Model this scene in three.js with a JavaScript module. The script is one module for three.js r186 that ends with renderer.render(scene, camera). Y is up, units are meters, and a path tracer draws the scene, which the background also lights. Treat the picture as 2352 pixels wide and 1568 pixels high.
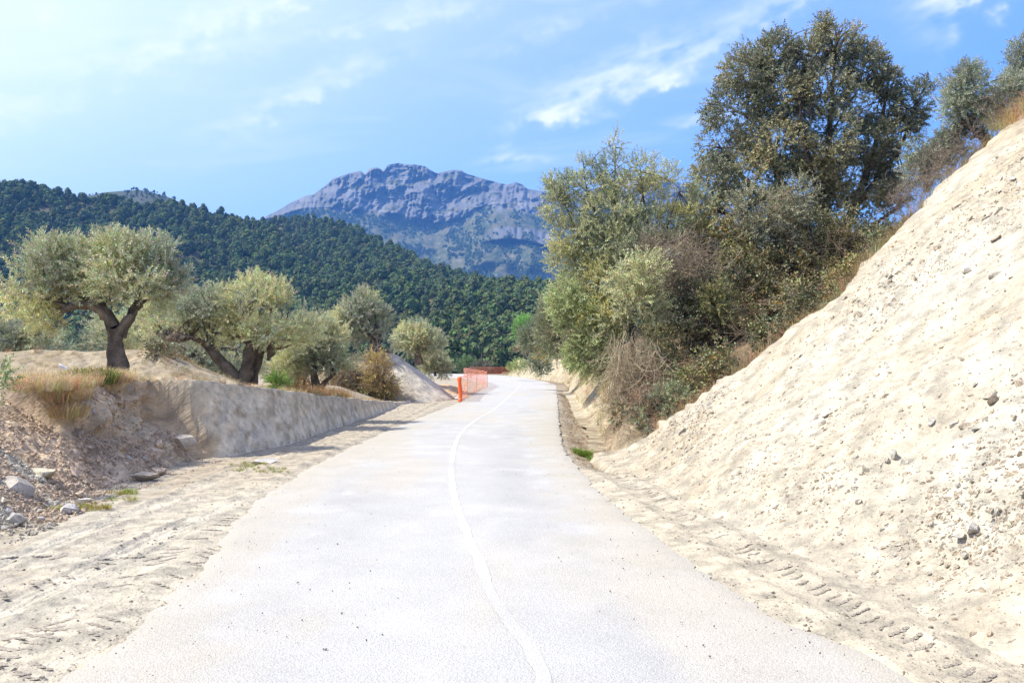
import * as THREE from 'three';
import { mergeGeometries } from 'three/addons/utils/BufferGeometryUtils.js';
import { ConvexGeometry } from 'three/addons/geometries/ConvexGeometry.js';

// ---------------------------------------------------------------- camera, exposure, sun
const scene = new THREE.Scene();
const FOCAL = 2042, EYE = 1.55, CU = 1176, CV = 835;             // focal length in 1/2352 of the frame width, eye height, principal point
const camera = new THREE.PerspectiveCamera(42.0, 2352 / 1568, 0.05, 12000);
camera.position.set(0, EYE, 0);
camera.setViewOffset(2352, 1568, 0, -51, 2352, 1568);            // a shifted lens keeps the upright things upright
const renderer = new THREE.WebGLRenderer({ antialias: true });
renderer.toneMapping = THREE.LinearToneMapping;
const EXPOSURE = 2.82, SKY = 1.90;
renderer.toneMappingExposure = EXPOSURE;
renderer.shadowMap.enabled = true;
const SUN = new THREE.Vector3(-0.612, 0.785, 0.06).normalize();
const sun = new THREE.DirectionalLight(new THREE.Color().setRGB(1.0, 0.95, 0.835), 3.3);
sun.name = 'sun';
sun.position.copy(SUN).multiplyScalar(200);
sun.target.position.set(0, 0, -20);
sun.position.add(sun.target.position);
sun.castShadow = true;
sun.shadow.mapSize.set(4096, 4096);
Object.assign(sun.shadow.camera, { left: -60, right: 60, top: 60, bottom: -60, near: 1, far: 600 });
scene.add(sun, sun.target);

// ---------------------------------------------------------------- helpers: chance, noise
function rng(seed) {
  let a = seed >>> 0;
  return () => { a = (a + 0x6d2b79f5) | 0; let t = Math.imul(a ^ (a >>> 15), 1 | a); t = (t + Math.imul(t ^ (t >>> 7), 61 | t)) ^ t; return ((t ^ (t >>> 14)) >>> 0) / 4294967296; };
}
const clamp = (x, a = 0, b = 1) => Math.min(b, Math.max(a, x));
const lerp = (a, b, t) => a + (b - a) * t;
const sstep = (a, b, x) => { const t = clamp((x - a) / (b - a)); return t * t * (3 - 2 * t); };
const hash = (x, y, z) => { let h = Math.imul(x | 0, 374761393) + Math.imul(y | 0, 668265263) + Math.imul(z | 0, 2147483647 ^ 0x5bd1e995); h = Math.imul(h ^ (h >>> 13), 1274126177); h ^= h >>> 16; return (h >>> 0) / 4294967296; };
const fade = (t) => t * t * t * (t * (t * 6 - 15) + 10);
function n2(x, y, k = 0) {
  const ix = Math.floor(x), iy = Math.floor(y), u = fade(x - ix), v = fade(y - iy);
  return lerp(lerp(hash(ix, iy, k), hash(ix + 1, iy, k), u), lerp(hash(ix, iy + 1, k), hash(ix + 1, iy + 1, k), u), v) * 2 - 1;
}
function n3(x, y, z) {
  const iz = Math.floor(z), w = fade(z - iz);
  return lerp(n2(x, y, iz + 71), n2(x, y, iz + 72), w);
}
function fbm(x, y, oct = 4, k = 0, gain = 0.5) { let s = 0, a = 1, t = 0; for (let i = 0; i < oct; i++) { s += a * n2(x, y, k + i * 17); t += a; a *= gain; x = x * 2.03 + 11.3; y = y * 2.03 - 7.7; } return s / t; }
function ridged(x, y, oct = 4, k = 0) { let s = 0, a = 1, t = 0; for (let i = 0; i < oct; i++) { s += a * (1 - Math.abs(n2(x, y, k + i * 17)) * 2); t += a; a *= 0.5; x = x * 2.1 + 5.1; y = y * 2.1 - 3.7; } return s / t; }
function cell(x, y, k = 0) {                                       // distance to the nearest scattered point, and its own number
  const ix = Math.floor(x), iy = Math.floor(y); let best = 9, id = 0;
  for (let j = -1; j <= 1; j++) for (let i = -1; i <= 1; i++) {
    const px = ix + i + hash(ix + i, iy + j, k), py = iy + j + hash(ix + i, iy + j, k + 1), d = (px - x) ** 2 + (py - y) ** 2;
    if (d < best) { best = d; id = hash(ix + i, iy + j, k + 2); }
  }
  return [Math.sqrt(best), id];
}
function table(pts) {                                              // smooth monotone-ish interpolation of [x, y] pairs
  return (x) => {
    if (x <= pts[0][0]) return pts[0][1];
    for (let i = 1; i < pts.length; i++) if (x <= pts[i][0]) { const t = (x - pts[i - 1][0]) / (pts[i][0] - pts[i - 1][0]); return lerp(pts[i - 1][1], pts[i][1], t); }
    return pts[pts.length - 1][1];
  };
}
const V = (x, y, z) => new THREE.Vector3(x, y, z);
const bearing = (u, v, d) => V((u - CU) / FOCAL * d, EYE - (v - CV) / FOCAL * d, -d);   // a place by the bearing it is surveyed at and its distance ahead

// ---------------------------------------------------------------- sky: blue air, sun-side glow, cirrus
function makeSky() {
  const Wd = 4096, Hd = 2048, data = new Float32Array(Wd * Hd * 4), R = Math.PI / 180;
  const wisps = [ // azimuth, elevation, length, width, tilt (degrees), strength
    [7.6, 18.0, 11, 2.4, 20, 0.75], [2.6, 15.6, 4.4, 1.3, 6, 0.9], [9.6, 17.2, 3.8, 1.0, 16, 0.9], [12.0, 15.0, 4.0, 0.6, 6, 0.8], [0.2, 12.9, 3.6, 0.6, 4, 0.95], [-0.6, 13.6, 1.2, 0.4, 30, 0.4],
    [-13, 16.5, 11, 1.6, 27, 0.7], [-17, 20.5, 12, 1.8, 24, 0.65], [-8, 20.8, 14, 1.4, 12, 0.5], [-22, 17.5, 9, 2.4, 20, 0.45], [26.5, 20.3, 4, 3.0, 60, 0.7], [30, 21.8, 9, 3.4, 14, 0.8], [18, 21.5, 9, 1.4, 18, 0.55], [4, 21, 12, 1.2, 16, 0.35],
    [-31, 13.4, 6, 1.6, 12, 1.0], [-24, 22, 10, 2.2, 30, 0.6], [-10, 23, 12, 1.6, 18, 0.5], [-31, 21, 9, 4, 30, 0.45], [-27, 16, 10, 3, 60, 0.2], [-34, 17.5, 7, 5, 0, 0.5], [46, 19, 14, 2.4, 18, 0.6], [-48, 24, 16, 3.4, 22, 0.6], [70, 28, 18, 4, 12, 0.5], [-80, 30, 22, 5, 15, 0.5], [110, 24, 16, 3, -12, 0.6], [150, 30, 20, 4, 10, 0.5], [-120, 27, 18, 4, -14, 0.5], [-160, 20, 16, 3, 8, 0.6],
  ];
  for (let r = 0; r < Hd; r++) {
    const el = ((r + 0.5) / Hd - 0.5) * Math.PI, y = Math.sin(el), ce = Math.cos(el), eld = el / R;
    for (let c = 0; c < Wd; c++) {
      const i = (r * Wd + c) * 4;
      data[i + 3] = 1;
      if (eld < -1) { data[i] = 0.16; data[i + 1] = 0.17; data[i + 2] = 0.18; continue; }
      const lon = ((c + 0.5) / Wd - 0.5) * 2 * Math.PI, x = Math.cos(lon) * ce, z = Math.sin(lon) * ce;
      const azd = Math.atan2(x, -z) / R, cosS = clamp(x * SUN.x + y * SUN.y + z * SUN.z, -1, 1), ang = Math.acos(cosS) / R;
      const h = clamp(eld / 90), e1 = Math.pow(1 - h, 6), e2 = Math.exp(-Math.max(0, eld) / 9);
      // clear air as it shows at the exposure used
      // the same air all round, greener-blue low down
      let cr = 0.075 + 0.075 * e1 + 0.08 * e2, cg = 0.240 + 0.175 * e1 + 0.16 * e2, cb = 0.83 + 0.14 * e1 + 0.03 * e2;
      const glow = Math.min(0.75, Math.exp(-ang / 17) * 1.2 + Math.exp(-((ang / 52) ** 2)) * 2.9);
      cr += glow * 0.80; cg += glow * 0.70; cb += glow * 0.36;
      let cloud = 0;
      if (eld > 0.5) {
        const k = 1 / Math.max(0.12, y), px = x * k, pz = z * k;
        const wx = px + 0.35 * fbm(px * 1.3, pz * 1.3, 3, 5), wz = pz + 0.35 * fbm(px * 1.3 + 9, pz * 1.3, 3, 8);
        const band = fbm(wx * 0.9 + wz * 0.5, wz * 2.2 - wx * 0.9, 5, 31, 0.55);
        cloud += sstep(0.05, 0.8, band) * 0.22 * sstep(3, 14, eld);
        const fine = 0.5 + 0.5 * fbm(azd * 0.35 + eld * 0.2, eld * 1.6 - azd * 0.45, 5, 61, 0.6), puff = 0.5 + 0.5 * fbm(azd * 0.8, eld * 1.1, 5, 91, 0.6);
        for (const [a0, e0, len, wid, tilt, s] of wisps) {
          let da = azd - a0; if (da > 180) da -= 360; if (da < -180) da += 360;
          da *= ce; const de = eld - e0;
          if (Math.abs(da) > len * 1.6 || Math.abs(de) > len * 1.2 + wid * 2) continue;
          const t = tilt * R, along = da * Math.cos(t) + de * Math.sin(t), across = -da * Math.sin(t) + de * Math.cos(t) + (puff - 0.5) * wid * 1.3;
          const g = Math.exp(-((along / (len * 0.5)) ** 2) - (across / (wid * 0.5)) ** 2 * (across < 0 ? 1.8 : 0.7));
          cloud += 0.8 * g * s * clamp(fine * 1.9 + puff * 1.0 - 0.75, 0, 1.6);
        }
        cloud = clamp(cloud, 0, 0.94);
      }
      const cw = 0.92 + 0.4 * Math.exp(-ang / 22);
      data[i] = lerp(cr, cw * 0.96, cloud) / SKY; data[i + 1] = lerp(cg, cw * 0.99, cloud) / SKY; data[i + 2] = lerp(cb, cw * 1.06, cloud) / SKY;
    }
  }
  const t = new THREE.DataTexture(data, Wd, Hd, THREE.RGBAFormat, THREE.FloatType);
  t.mapping = THREE.EquirectangularReflectionMapping; t.magFilter = THREE.LinearFilter; t.minFilter = THREE.LinearFilter; t.needsUpdate = true;
  return t;
}
scene.background = makeSky();
scene.environment = scene.background;
scene.fog = new THREE.FogExp2(new THREE.Color().setRGB(0.13, 0.38, 0.95), 0.00019);

// ---------------------------------------------------------------- helpers: naming, grids, textures
const taken = {};
function numbered(name) { const k = taken[name] = (taken[name] ?? -1) + 1; return k ? name + '_' + String(k).padStart(3, '0') : name; }
function tag(o, label, category, group) { Object.assign(o.userData, { label, category }); if (group) o.userData.group = group; return o; }
function put(o) { o.traverse((c) => { if (c.isMesh) { c.castShadow = true; c.receiveShadow = true; } }); scene.add(o); return o; }
function thing(name, label, category, p = V(0, 0, 0), group) { const g = new THREE.Group(); g.name = numbered(name); g.position.copy(p); tag(g, label, category, group); scene.add(g); return g; }
function part(name, geo, mat, parent, kind) { const m = new THREE.Mesh(geo, mat); m.name = name; m.castShadow = m.receiveShadow = true; if (kind) m.userData.kind = kind; parent.add(m); return m; }
function structure(name, geo, mat, label) { const m = new THREE.Mesh(geo, mat); m.name = numbered(name); m.userData.kind = 'structure'; m.userData.label = label; m.castShadow = m.receiveShadow = true; scene.add(m); return m; }
function grid(nu, nv, fn, uvs = 1) {                              // fn(i / nu, j / nv) -> [x, y, z, r, g, b, (u, v)]
  const n = (nu + 1) * (nv + 1), pos = new Float32Array(n * 3), col = new Float32Array(n * 3), uv = new Float32Array(n * 2), idx = new Uint32Array(nu * nv * 6);
  let k = 0;
  for (let j = 0; j <= nv; j++) for (let i = 0; i <= nu; i++, k++) {
    const p = fn(i / nu, j / nv, i, j);
    pos.set([p[0], p[1], p[2]], k * 3); col.set([p[3], p[4], p[5]], k * 3);
    uv[k * 2] = (p.length > 6 ? p[6] : p[0]) * uvs; uv[k * 2 + 1] = (p.length > 6 ? p[7] : p[2]) * uvs;
  }
  k = 0;
  for (let j = 0; j < nv; j++) for (let i = 0; i < nu; i++) { const a = j * (nu + 1) + i, b = a + 1, c = a + nu + 1, d = c + 1; idx.set([a, b, d, a, d, c], k); k += 6; }
  const g = new THREE.BufferGeometry();
  g.setAttribute('position', new THREE.BufferAttribute(pos, 3)); g.setAttribute('color', new THREE.BufferAttribute(col, 3)); g.setAttribute('uv', new THREE.BufferAttribute(uv, 2)); g.setIndex(new THREE.BufferAttribute(idx, 1));
  g.computeVertexNormals();
  return g;
}
function pn2(x, y, per, k) {                                        // noise that repeats every `per` cells
  const ix = Math.floor(x), iy = Math.floor(y), u = fade(x - ix), v = fade(y - iy), m = (a) => ((a % per) + per) % per;
  return lerp(lerp(hash(m(ix), m(iy), k), hash(m(ix + 1), m(iy), k), u), lerp(hash(m(ix), m(iy + 1), k), hash(m(ix + 1), m(iy + 1), k), u), v);
}
function texture(size, metres, fn, srgb) {                         // fn(x, y in 0..1) -> 0..1 grey or [r, g, b]
  const d = new Uint8Array(size * size * 4);
  for (let y = 0; y < size; y++) for (let x = 0; x < size; x++) {
    const c = fn(x / size, y / size), i = (y * size + x) * 4, a = Array.isArray(c) ? c : [c, c, c];
    for (let q = 0; q < 3; q++) d[i + q] = clamp(a[q]) * 255;
    d[i + 3] = 255;
  }
  const t = new THREE.DataTexture(d, size, size); t.wrapS = t.wrapT = THREE.RepeatWrapping; t.magFilter = THREE.LinearFilter; t.minFilter = THREE.LinearMipmapLinearFilter;
  t.repeat.set(1 / metres, 1 / metres); if (srgb) t.colorSpace = THREE.SRGBColorSpace; t.needsUpdate = true;
  return t;
}
const pf = (x, y, base, oct, k, gain = 0.6) => { let s = 0, a = 1, t = 0, p = base; for (let i = 0; i < oct; i++) { s += a * pn2(x * p, y * p, p, k + i); t += a; a *= gain; p *= 2; } return s / t; };

// ---------------------------------------------------------------- materials of the setting
const grain = texture(1024, 1.7, (x, y) => { const a = pf(x, y, 8, 6, 3, 0.72), b = pn2(x * 420, y * 420, 420, 55); const g = 0.62 + (a - 0.5) * 0.75 + (b - 0.5) * 0.22; return [g + 0.03 * (a - 0.5), g, g - 0.05 * (a - 0.5)]; });
const grainBump = texture(1024, 1.7, (x, y) => { const a = pf(x, y, 16, 6, 203, 0.78); const p = pn2(x * 90, y * 90, 90, 31); return clamp(0.25 + (a - 0.5) * 1.6 + Math.max(0, p - 0.62) * 1.6); });
const speckle = texture(1024, 2.3, (x, y) => { const a = pn2(x * 330, y * 330, 330, 9), b = pn2(x * 512, y * 512, 512, 12), c = pf(x, y, 6, 4, 21); let g = 0.80 + (a - 0.5) * 0.22 + (b - 0.5) * 0.16 + (c - 0.5) * 0.10; if (a > 0.90 && b > 0.55) g -= 0.22; return g; });
const speckleBump = texture(1024, 2.3, (x, y) => 0.5 * pn2(x * 330, y * 330, 330, 9) + 0.5 * pn2(x * 512, y * 512, 512, 12));
const dirtMat = new THREE.MeshPhysicalMaterial({ name: 'dirt', map: grain, bumpMap: grainBump, bumpScale: 0.009, vertexColors: true, roughness: 0.97, specularIntensity: 0.2 });
const asphaltMat = new THREE.MeshPhysicalMaterial({ name: 'dusty_asphalt', map: speckle, bumpMap: speckleBump, bumpScale: 0.006, vertexColors: true, roughness: 0.93, specularIntensity: 0.3 });
const GK = 1 / 0.62, SK = 1 / 0.80;                                  // the textures' mean is divided out, so that vertex colours are the true base colours
// ================================================================ THE GROUND
const mixc = (a, b, t) => [lerp(a[0], b[0], t), lerp(a[1], b[1], t), lerp(a[2], b[2], t)];
const scale3 = (c, k = 1) => [c[0] * k * 1.01 * GK, c[1] * k * 1.005 * GK, c[2] * k * 0.925 * GK];
const C = { pale: [0.47, 0.415, 0.35], dust: [0.485, 0.45, 0.40], dirt: [0.41, 0.335, 0.255], soil: [0.27, 0.20, 0.145], white: [0.53, 0.49, 0.43], cream: [0.46, 0.395, 0.315], shade: [0.36, 0.30, 0.24], grey: [0.40, 0.37, 0.33], rust: [0.40, 0.285, 0.205] };

// foot of the right-hand embankment, foot of the bank beyond it, foot of the left-hand bank, as x for a distance ahead
const footR = table([[-4, 3.0], [4.3, 2.45], [5.8, 2.28], [7, 2.12], [9.2, 1.9], [12, 1.7], [14.5, 1.55], [20, 1.5]]);
const footB = table([[0, 1.75], [15.8, 1.75], [25.3, 2.2], [45, 3.0], [70, 3.9], [90, 6], [140, 20]]);
const footL = table([[2, -4.0], [6.5, -4.6], [8.7, -4.85], [10.7, -5.15], [12, -5.0], [13.7, -5.16], [14.5, -5.08], [14.8, -4.74], [17, -4.25], [22.6, -4.16], [33.3, -4.17], [37, -3.9]]);
const roadPairs = [[-2.4, 3, 2.5, 3], [-2.25, -4.3, 2.0, -4.3], [-2.25, -5.6, 1.62, -5.6], [-2.5, -7.45, 1.36, -7.4], [-2.9, -10, 1.12, -10], [-3.0, -13, 1.0, -13], [-3.0, -16.2, 0.95, -16], [-2.85, -21, 1.13, -21], [-2.5, -29, 1.55, -30], [-2.07, -36.4, 1.95, -38], [-1.85, -50, 2.6, -52], [-2.0, -64, 3.3, -68], [-3.2, -77, 2.5, -83], [-6.3, -95, 0.2, -110], [-11, -108, -5, -130], [-20, -118, -16, -146], [-34, -126, -32, -156]];
const edgeL = table(roadPairs.slice(0, 11).map(([x, z]) => [-z, x])), edgeR = table(roadPairs.slice(0, 11).map(([, , x, z]) => [-z, x]));

function groundH(x, z) {
  const d = -z;
  let h = 0.02 * fbm(x * 0.5, z * 0.5, 3, 2);
  const L = edgeL(d), R = edgeR(d), near = clamp((90 - d) / 20);
  const off = x < L ? L - x : x > R ? x - R : 0;                   // how far off the road
  if (off === 0) return -0.02;
  h = h * sstep(0, 0.6, off) - 0.016 * (1 - sstep(0, 0.22, off));
  if (d > -2 && d < 75) {
    // loosened earth, more of it away from the road; along it the graders' and tyres' furrows
    const m = sstep(0.0, 0.5, off);
    h += m * (0.008 * fbm(x * 5, z * 5, 3, 11) + 0.004 * fbm(x * 17, z * 17, 2, 15));
    const c = cell(x * 7, z * 7, 3); h += m * sstep(0.55, 0.1, c[0]) * 0.014 * (c[1] > 0.75 ? 1 : 0.1);
    if (x < L) {
      const s = x + 0.12 * d * 0.1, f = n2(s * 9, d * 0.5, 41) + 0.6 * n2(s * 19, d * 0.7, 43);
      h += m * 0.008 * f;
      // a berm of spread gravel on the road's edge and two smooth wheel tracks
      h += 0.006 * Math.exp(-(((off - 0.28 - 0.1 * n2(d * 0.6, 3, 7)) / 0.12) ** 2));
      for (const [xs, w] of [[-3.12 - 0.012 * (10 - d), 0.15], [-3.95 + 0.05 * n2(d * 0.4, 1, 9), 0.14]]) { const q = (x - xs) / w; if (Math.abs(q) < 1.6) h += -0.016 * Math.exp(-q * q * 2.2) + 0.012 * Math.exp(-(((Math.abs(q) - 1.05) * 4) ** 2)) + (Math.abs(q) < 0.9 ? 0.006 * Math.cos(q * 12) : 0); }
    } else {
      // right: a side ditch of dark soil beyond the white slope
      const ditch = sstep(11.5, 15, d) * sstep(60, 40, d);
      const mid = (R + footB(d)) / 2 + 0.1, wd = Math.max(0.25, (footB(d) - R) * 0.5);
      h -= ditch * 0.16 * Math.exp(-(((x - mid) / wd) ** 2));
      h += ditch * m * 0.03 * fbm(x * 9, z * 9, 3, 77);
      const xs = footR(d) - 0.22; const q = (x - xs) / 0.17; if (Math.abs(q) < 2 && d < 13) h += -0.02 * Math.exp(-q * q * 1.5) + 0.014 * Math.exp(-(((Math.abs(q) - 1.25) * 3.5) ** 2));
    }
  }
  const inL = footL(d) - x; if (d < 40 && inL > 0.5) h += sstep(0.5, 2.2, inL) * 0.8 * sstep(40, 30, d);
  h = lerp(h - sstep(140, 260, Math.hypot(x, z)) * 9, h, 0);        // beyond the bend the land falls to the valley
  return h;
}
function groundC(x, z) {
  const d = -z, L = edgeL(d), R = edgeR(d), off = x < L ? L - x : x > R ? x - R : 0;
  let c = mixc(C.pale, C.dust, 0.5 + 0.5 * fbm(x * 0.7, z * 0.7, 3, 21));
  const streak = fbm(x * 4.2, z * 0.5, 4, 23);
  c = mixc(c, C.dirt, clamp(streak * 1.1 - 0.05) * sstep(0.2, 1.0, off));
  c = mixc(c, C.soil, 0.4 * sstep(0.25, 0.7, fbm(x * 1.3, z * 1.3, 4, 33)) * sstep(0.5, 1.6, off));
  if (d < 13) c = mixc(c, [0.53, 0.475, 0.40], 0.8 * sstep(1.1, 0.0, off + 0.5 * fbm(x * 2, z * 0.8, 3, 37)));
  if (x < L) { for (const xs of [-3.12 - 0.012 * (10 - d), -3.95]) c = mixc(c, C.white, 0.75 * Math.exp(-(((x - xs) / 0.12) ** 2)) * sstep(-0.5, 0.2, n2(x * 2, d * 0.35, 71) + 0.35)); c = mixc(c, C.dirt, 0.45 * sstep(9, 13, d)); }
  else { const dt = sstep(12, 14.5, d + 0.8 * fbm(x * 2, z * 2, 3, 5)) * sstep(0.0, 0.12, off + 0.1 * n2(x * 7, z * 7)); c = mixc(c, mixc([0.25, 0.185, 0.13], C.dirt, 0.5 + 0.8 * fbm(x * 3, z * 3, 4, 8)), dt * 0.92); c = mixc(c, C.cream, 0.4 * (1 - dt)); }
  if (d > 60) c = mixc(c, [0.20, 0.17, 0.10], sstep(70, 160, Math.hypot(x, z)));
  return scale3(c, 0.69);
}
{
  const rows = [0.2, 1, 2, 2.6]; while (rows[rows.length - 1] < 9.5) rows.push(rows[rows.length - 1] * 1.0062); while (rows[rows.length - 1] < 70) rows.push(rows[rows.length - 1] * 1.011); while (rows[rows.length - 1] < 4500) rows.push(rows[rows.length - 1] * 1.07);
  const cols = []; for (let a = -180; a < -38; a += 4) cols.push(a); for (let i = 0; i <= 720; i++) cols.push(-38 + 76 * i / 720); for (let a = 42; a <= 180; a += 4) cols.push(a); cols.push(180);
  const g = grid(cols.length - 1, rows.length - 1, (p, q, i, j) => { const a = cols[i] * Math.PI / 180, x = Math.sin(a) * rows[j], z = -Math.cos(a) * rows[j], c = groundC(x, z); return [x, groundH(x, z), z, ...c]; });
  structure('ground', g, dirtMat, 'pale dusty ground on both sides of the road, scored by tyres');
}

// ---------------------------------------------------------------- the road: a ribbon of dusted asphalt, its line
const smoothPath = (pts, n) => new THREE.CatmullRomCurve3(pts.map(([x, z]) => V(x, 0, z)), false, 'centripetal').getPoints(n);
const NR = 900, roadL = smoothPath(roadPairs.map((p) => [p[0], p[1]]), NR), roadR = smoothPath(roadPairs.map((p) => [p[2], p[3]]), NR);
const road = new THREE.Group(); road.name = 'road'; road.userData = { kind: 'structure', label: 'pale dust-covered narrow road curving away to the left' }; scene.add(road);
{
  const g = grid(64, NR, (p, q, i, j) => {
    const a = roadL[j], b = roadR[j], d = -lerp(a.z, b.z, p);
    const ragL = 0.06 * fbm(d * 2.3, 1, 3, 5) + 0.03 * n2(d * 9, 2, 6), ragR = 0.05 * fbm(d * 2.1, 7, 3, 9) + 0.025 * n2(d * 9, 8, 6);
    const t = p, x = lerp(a.x + ragL, b.x + ragR, t), z = lerp(a.z, b.z, t), w = b.x - a.x;
    const e = Math.min(t, 1 - t) * Math.abs(w);
    const y = 0.012 * sstep(0, 0.12, e) + 0.02 * (1 - (2 * t - 1) ** 2) - 0.015 + 0.003;
    // limestone dust lies on it, thicker and sandier towards the edges, thinner where wheels run
    let c = [0.355, 0.348, 0.334];
    const wheel = Math.exp(-(((t - 0.27) / 0.09) ** 2)) + Math.exp(-(((t - 0.74) / 0.09) ** 2));
    const pn = fbm(x * 1.1, z * 0.35, 4, 61), pm = fbm(x * 3.1, z * 1.7, 4, 67);
    c = mixc(c, [0.265, 0.262, 0.26], clamp(0.25 + 0.9 * pn) * 0.6 * (0.35 + 0.65 * wheel));
    c = mixc(c, [0.41, 0.398, 0.375], clamp(pm * 1.3 - 0.05) * 0.7);
    c = mixc(c, [0.375, 0.345, 0.295], 0.75 * sstep(0.12, 0.55, fbm(x * 0.8 + 4, z * 0.16, 5, 63) + 0.12 * sstep(0.6, 0.1, Math.abs(t - 0.5))));
    const sand = clamp(sstep(1.15, 0.0, e + 0.5 * pm + 0.4 * pn) * 1.0);
    c = mixc(c, [0.355, 0.326, 0.272], sand * 0.85);
    return [x, y, z, c[0] * SK, c[1] * SK, c[2] * SK];
  });
  part('asphalt', g, asphaltMat, road);
  const cl = [[0.5, 3], [0.16, -4.2], [0.11, -4.69], [-0.08, -5.6], [-0.31, -7.28], [-0.68, -10.4], [-0.95, -14.1], [-1.12, -19.2], [-0.98, -24], [-0.65, -28.8], [-0.21, -39.6], [0.35, -55], [0.62, -66], [0.45, -75], [-0.9, -85.5], [-4, -100], [-10, -117], [-20, -131]];
  const path = smoothPath(cl, 1400), hw = 0.042;
  const lg = grid(6, 1400, (p, q, i, j) => {
    const a = path[j], b = path[Math.min(1400, j + 1)], c0 = path[Math.max(0, j - 1)], t = V(b.x - c0.x, 0, b.z - c0.z).normalize();
    const d = -a.z, wob = 0.012 * n2(d * 5, p > 0.5 ? 2 : 8, 3), o = (p - 0.5) * 2 * (hw + (Math.abs(p - 0.5) > 0.4 ? wob : 0)), x = a.x - t.z * o, z = a.z + t.x * o;
    const worn = clamp(0.5 + 1.0 * fbm(x * 2.2, z * 0.9, 4, 81) + 0.75 * sstep(8.5, 4.8, d) - 0.35 * sstep(14, 24, d));
    const c = mixc([0.455, 0.455, 0.455], [0.368, 0.36, 0.346], clamp(worn));
    return [x, 0.0232, z, c[0] * SK, c[1] * SK, c[2] * SK];
  });
  part('centre_line', lg, asphaltMat, road).userData.label = 'white painted centre line dulled by dust';
}

// ---------------------------------------------------------------- the white embankment on the right
const endZ = table([[0, -15.4], [1.3, -14.5], [2.4, -14.2], [3.6, -13.7], [5.4, -15.4], [7.9, -16.9], [12, -18]]);
const TAN = 0.80, CREST = 6.55;
function slopeAt(s, z) {                                             // base surface and its relief
  const d = -z, xt = footR(d);
  let h = s < 0 ? (s < -0.1 ? -0.014 + (s + 0.1) * 1.1 : 0.14 * s) : TAN * (s - 0.32 * (1 - Math.exp(-s / 0.32)));
  const crest = CREST + 0.25 * n2(z * 0.4, 3, 2), over = h - crest;
  if (over > -0.4) { const t = clamp((over + 0.4) / 0.8); h = lerp(h, crest + (h - crest) * 0.28, t * t * (3 - 2 * t)); }
  const face = sstep(0, 0.7, s), nx = -0.625, ny = 0.78;
  let r = 0.13 * fbm(s * 0.42, z * 0.42, 3, 101) + 0.035 * fbm(s * 1.3, z * 1.3, 3, 111);
  const groove = n2(z * 5.2 + s * 0.9, s * 0.35, 121) + 0.6 * n2(z * 11 + s * 1.6, s * 0.6, 122);
  const far = sstep(7.5, 12.5, d) * sstep(4.5, 1.5, s);
  r += 0.016 * groove * (0.35 + 1.0 * far) - 0.07 * sstep(0.15, 0.6, n2(z * 1.15 + s * 0.4, s * 0.16, 125)) - 0.03 * sstep(0.2, 0.6, n2(z * 3.1 + s * 0.7, s * 0.3, 127));
  const rub = rubble(s, z);
  const c1 = cell(s * 5.5 + 0.3 * z, z * 4.2 + 0.35 * s, 131), c2 = cell(s * 13, z * 11, 141);
  r += rub * (sstep(0.6, 0.05, c1[0]) * 0.05 * (0.3 + c1[1]) + sstep(0.6, 0.1, c2[0]) * 0.022 * c2[1]) + (1 - rub) * 0.009 * sstep(0.6, 0.1, c2[0]) * c2[1];
  r += 0.009 * fbm(s * 9, z * 9, 3, 151) * (0.5 + rub);
  r *= 0.12 + 0.88 * face;
  return V(xt + s + nx * r, h + ny * r - 0.02, z);
}
function rubble(s, z) { return clamp(sstep(-0.15, 0.45, fbm(s * 0.55 + z * 0.25, z * 0.5, 4, 161)) * sstep(0.3, 1.2, s) + 0.15); }
const embankment = new THREE.Group(); embankment.name = 'embankment'; embankment.userData = { kind: 'structure', label: 'bright white and cream stony embankment cut into the hillside right of the road' }; scene.add(embankment);
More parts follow.
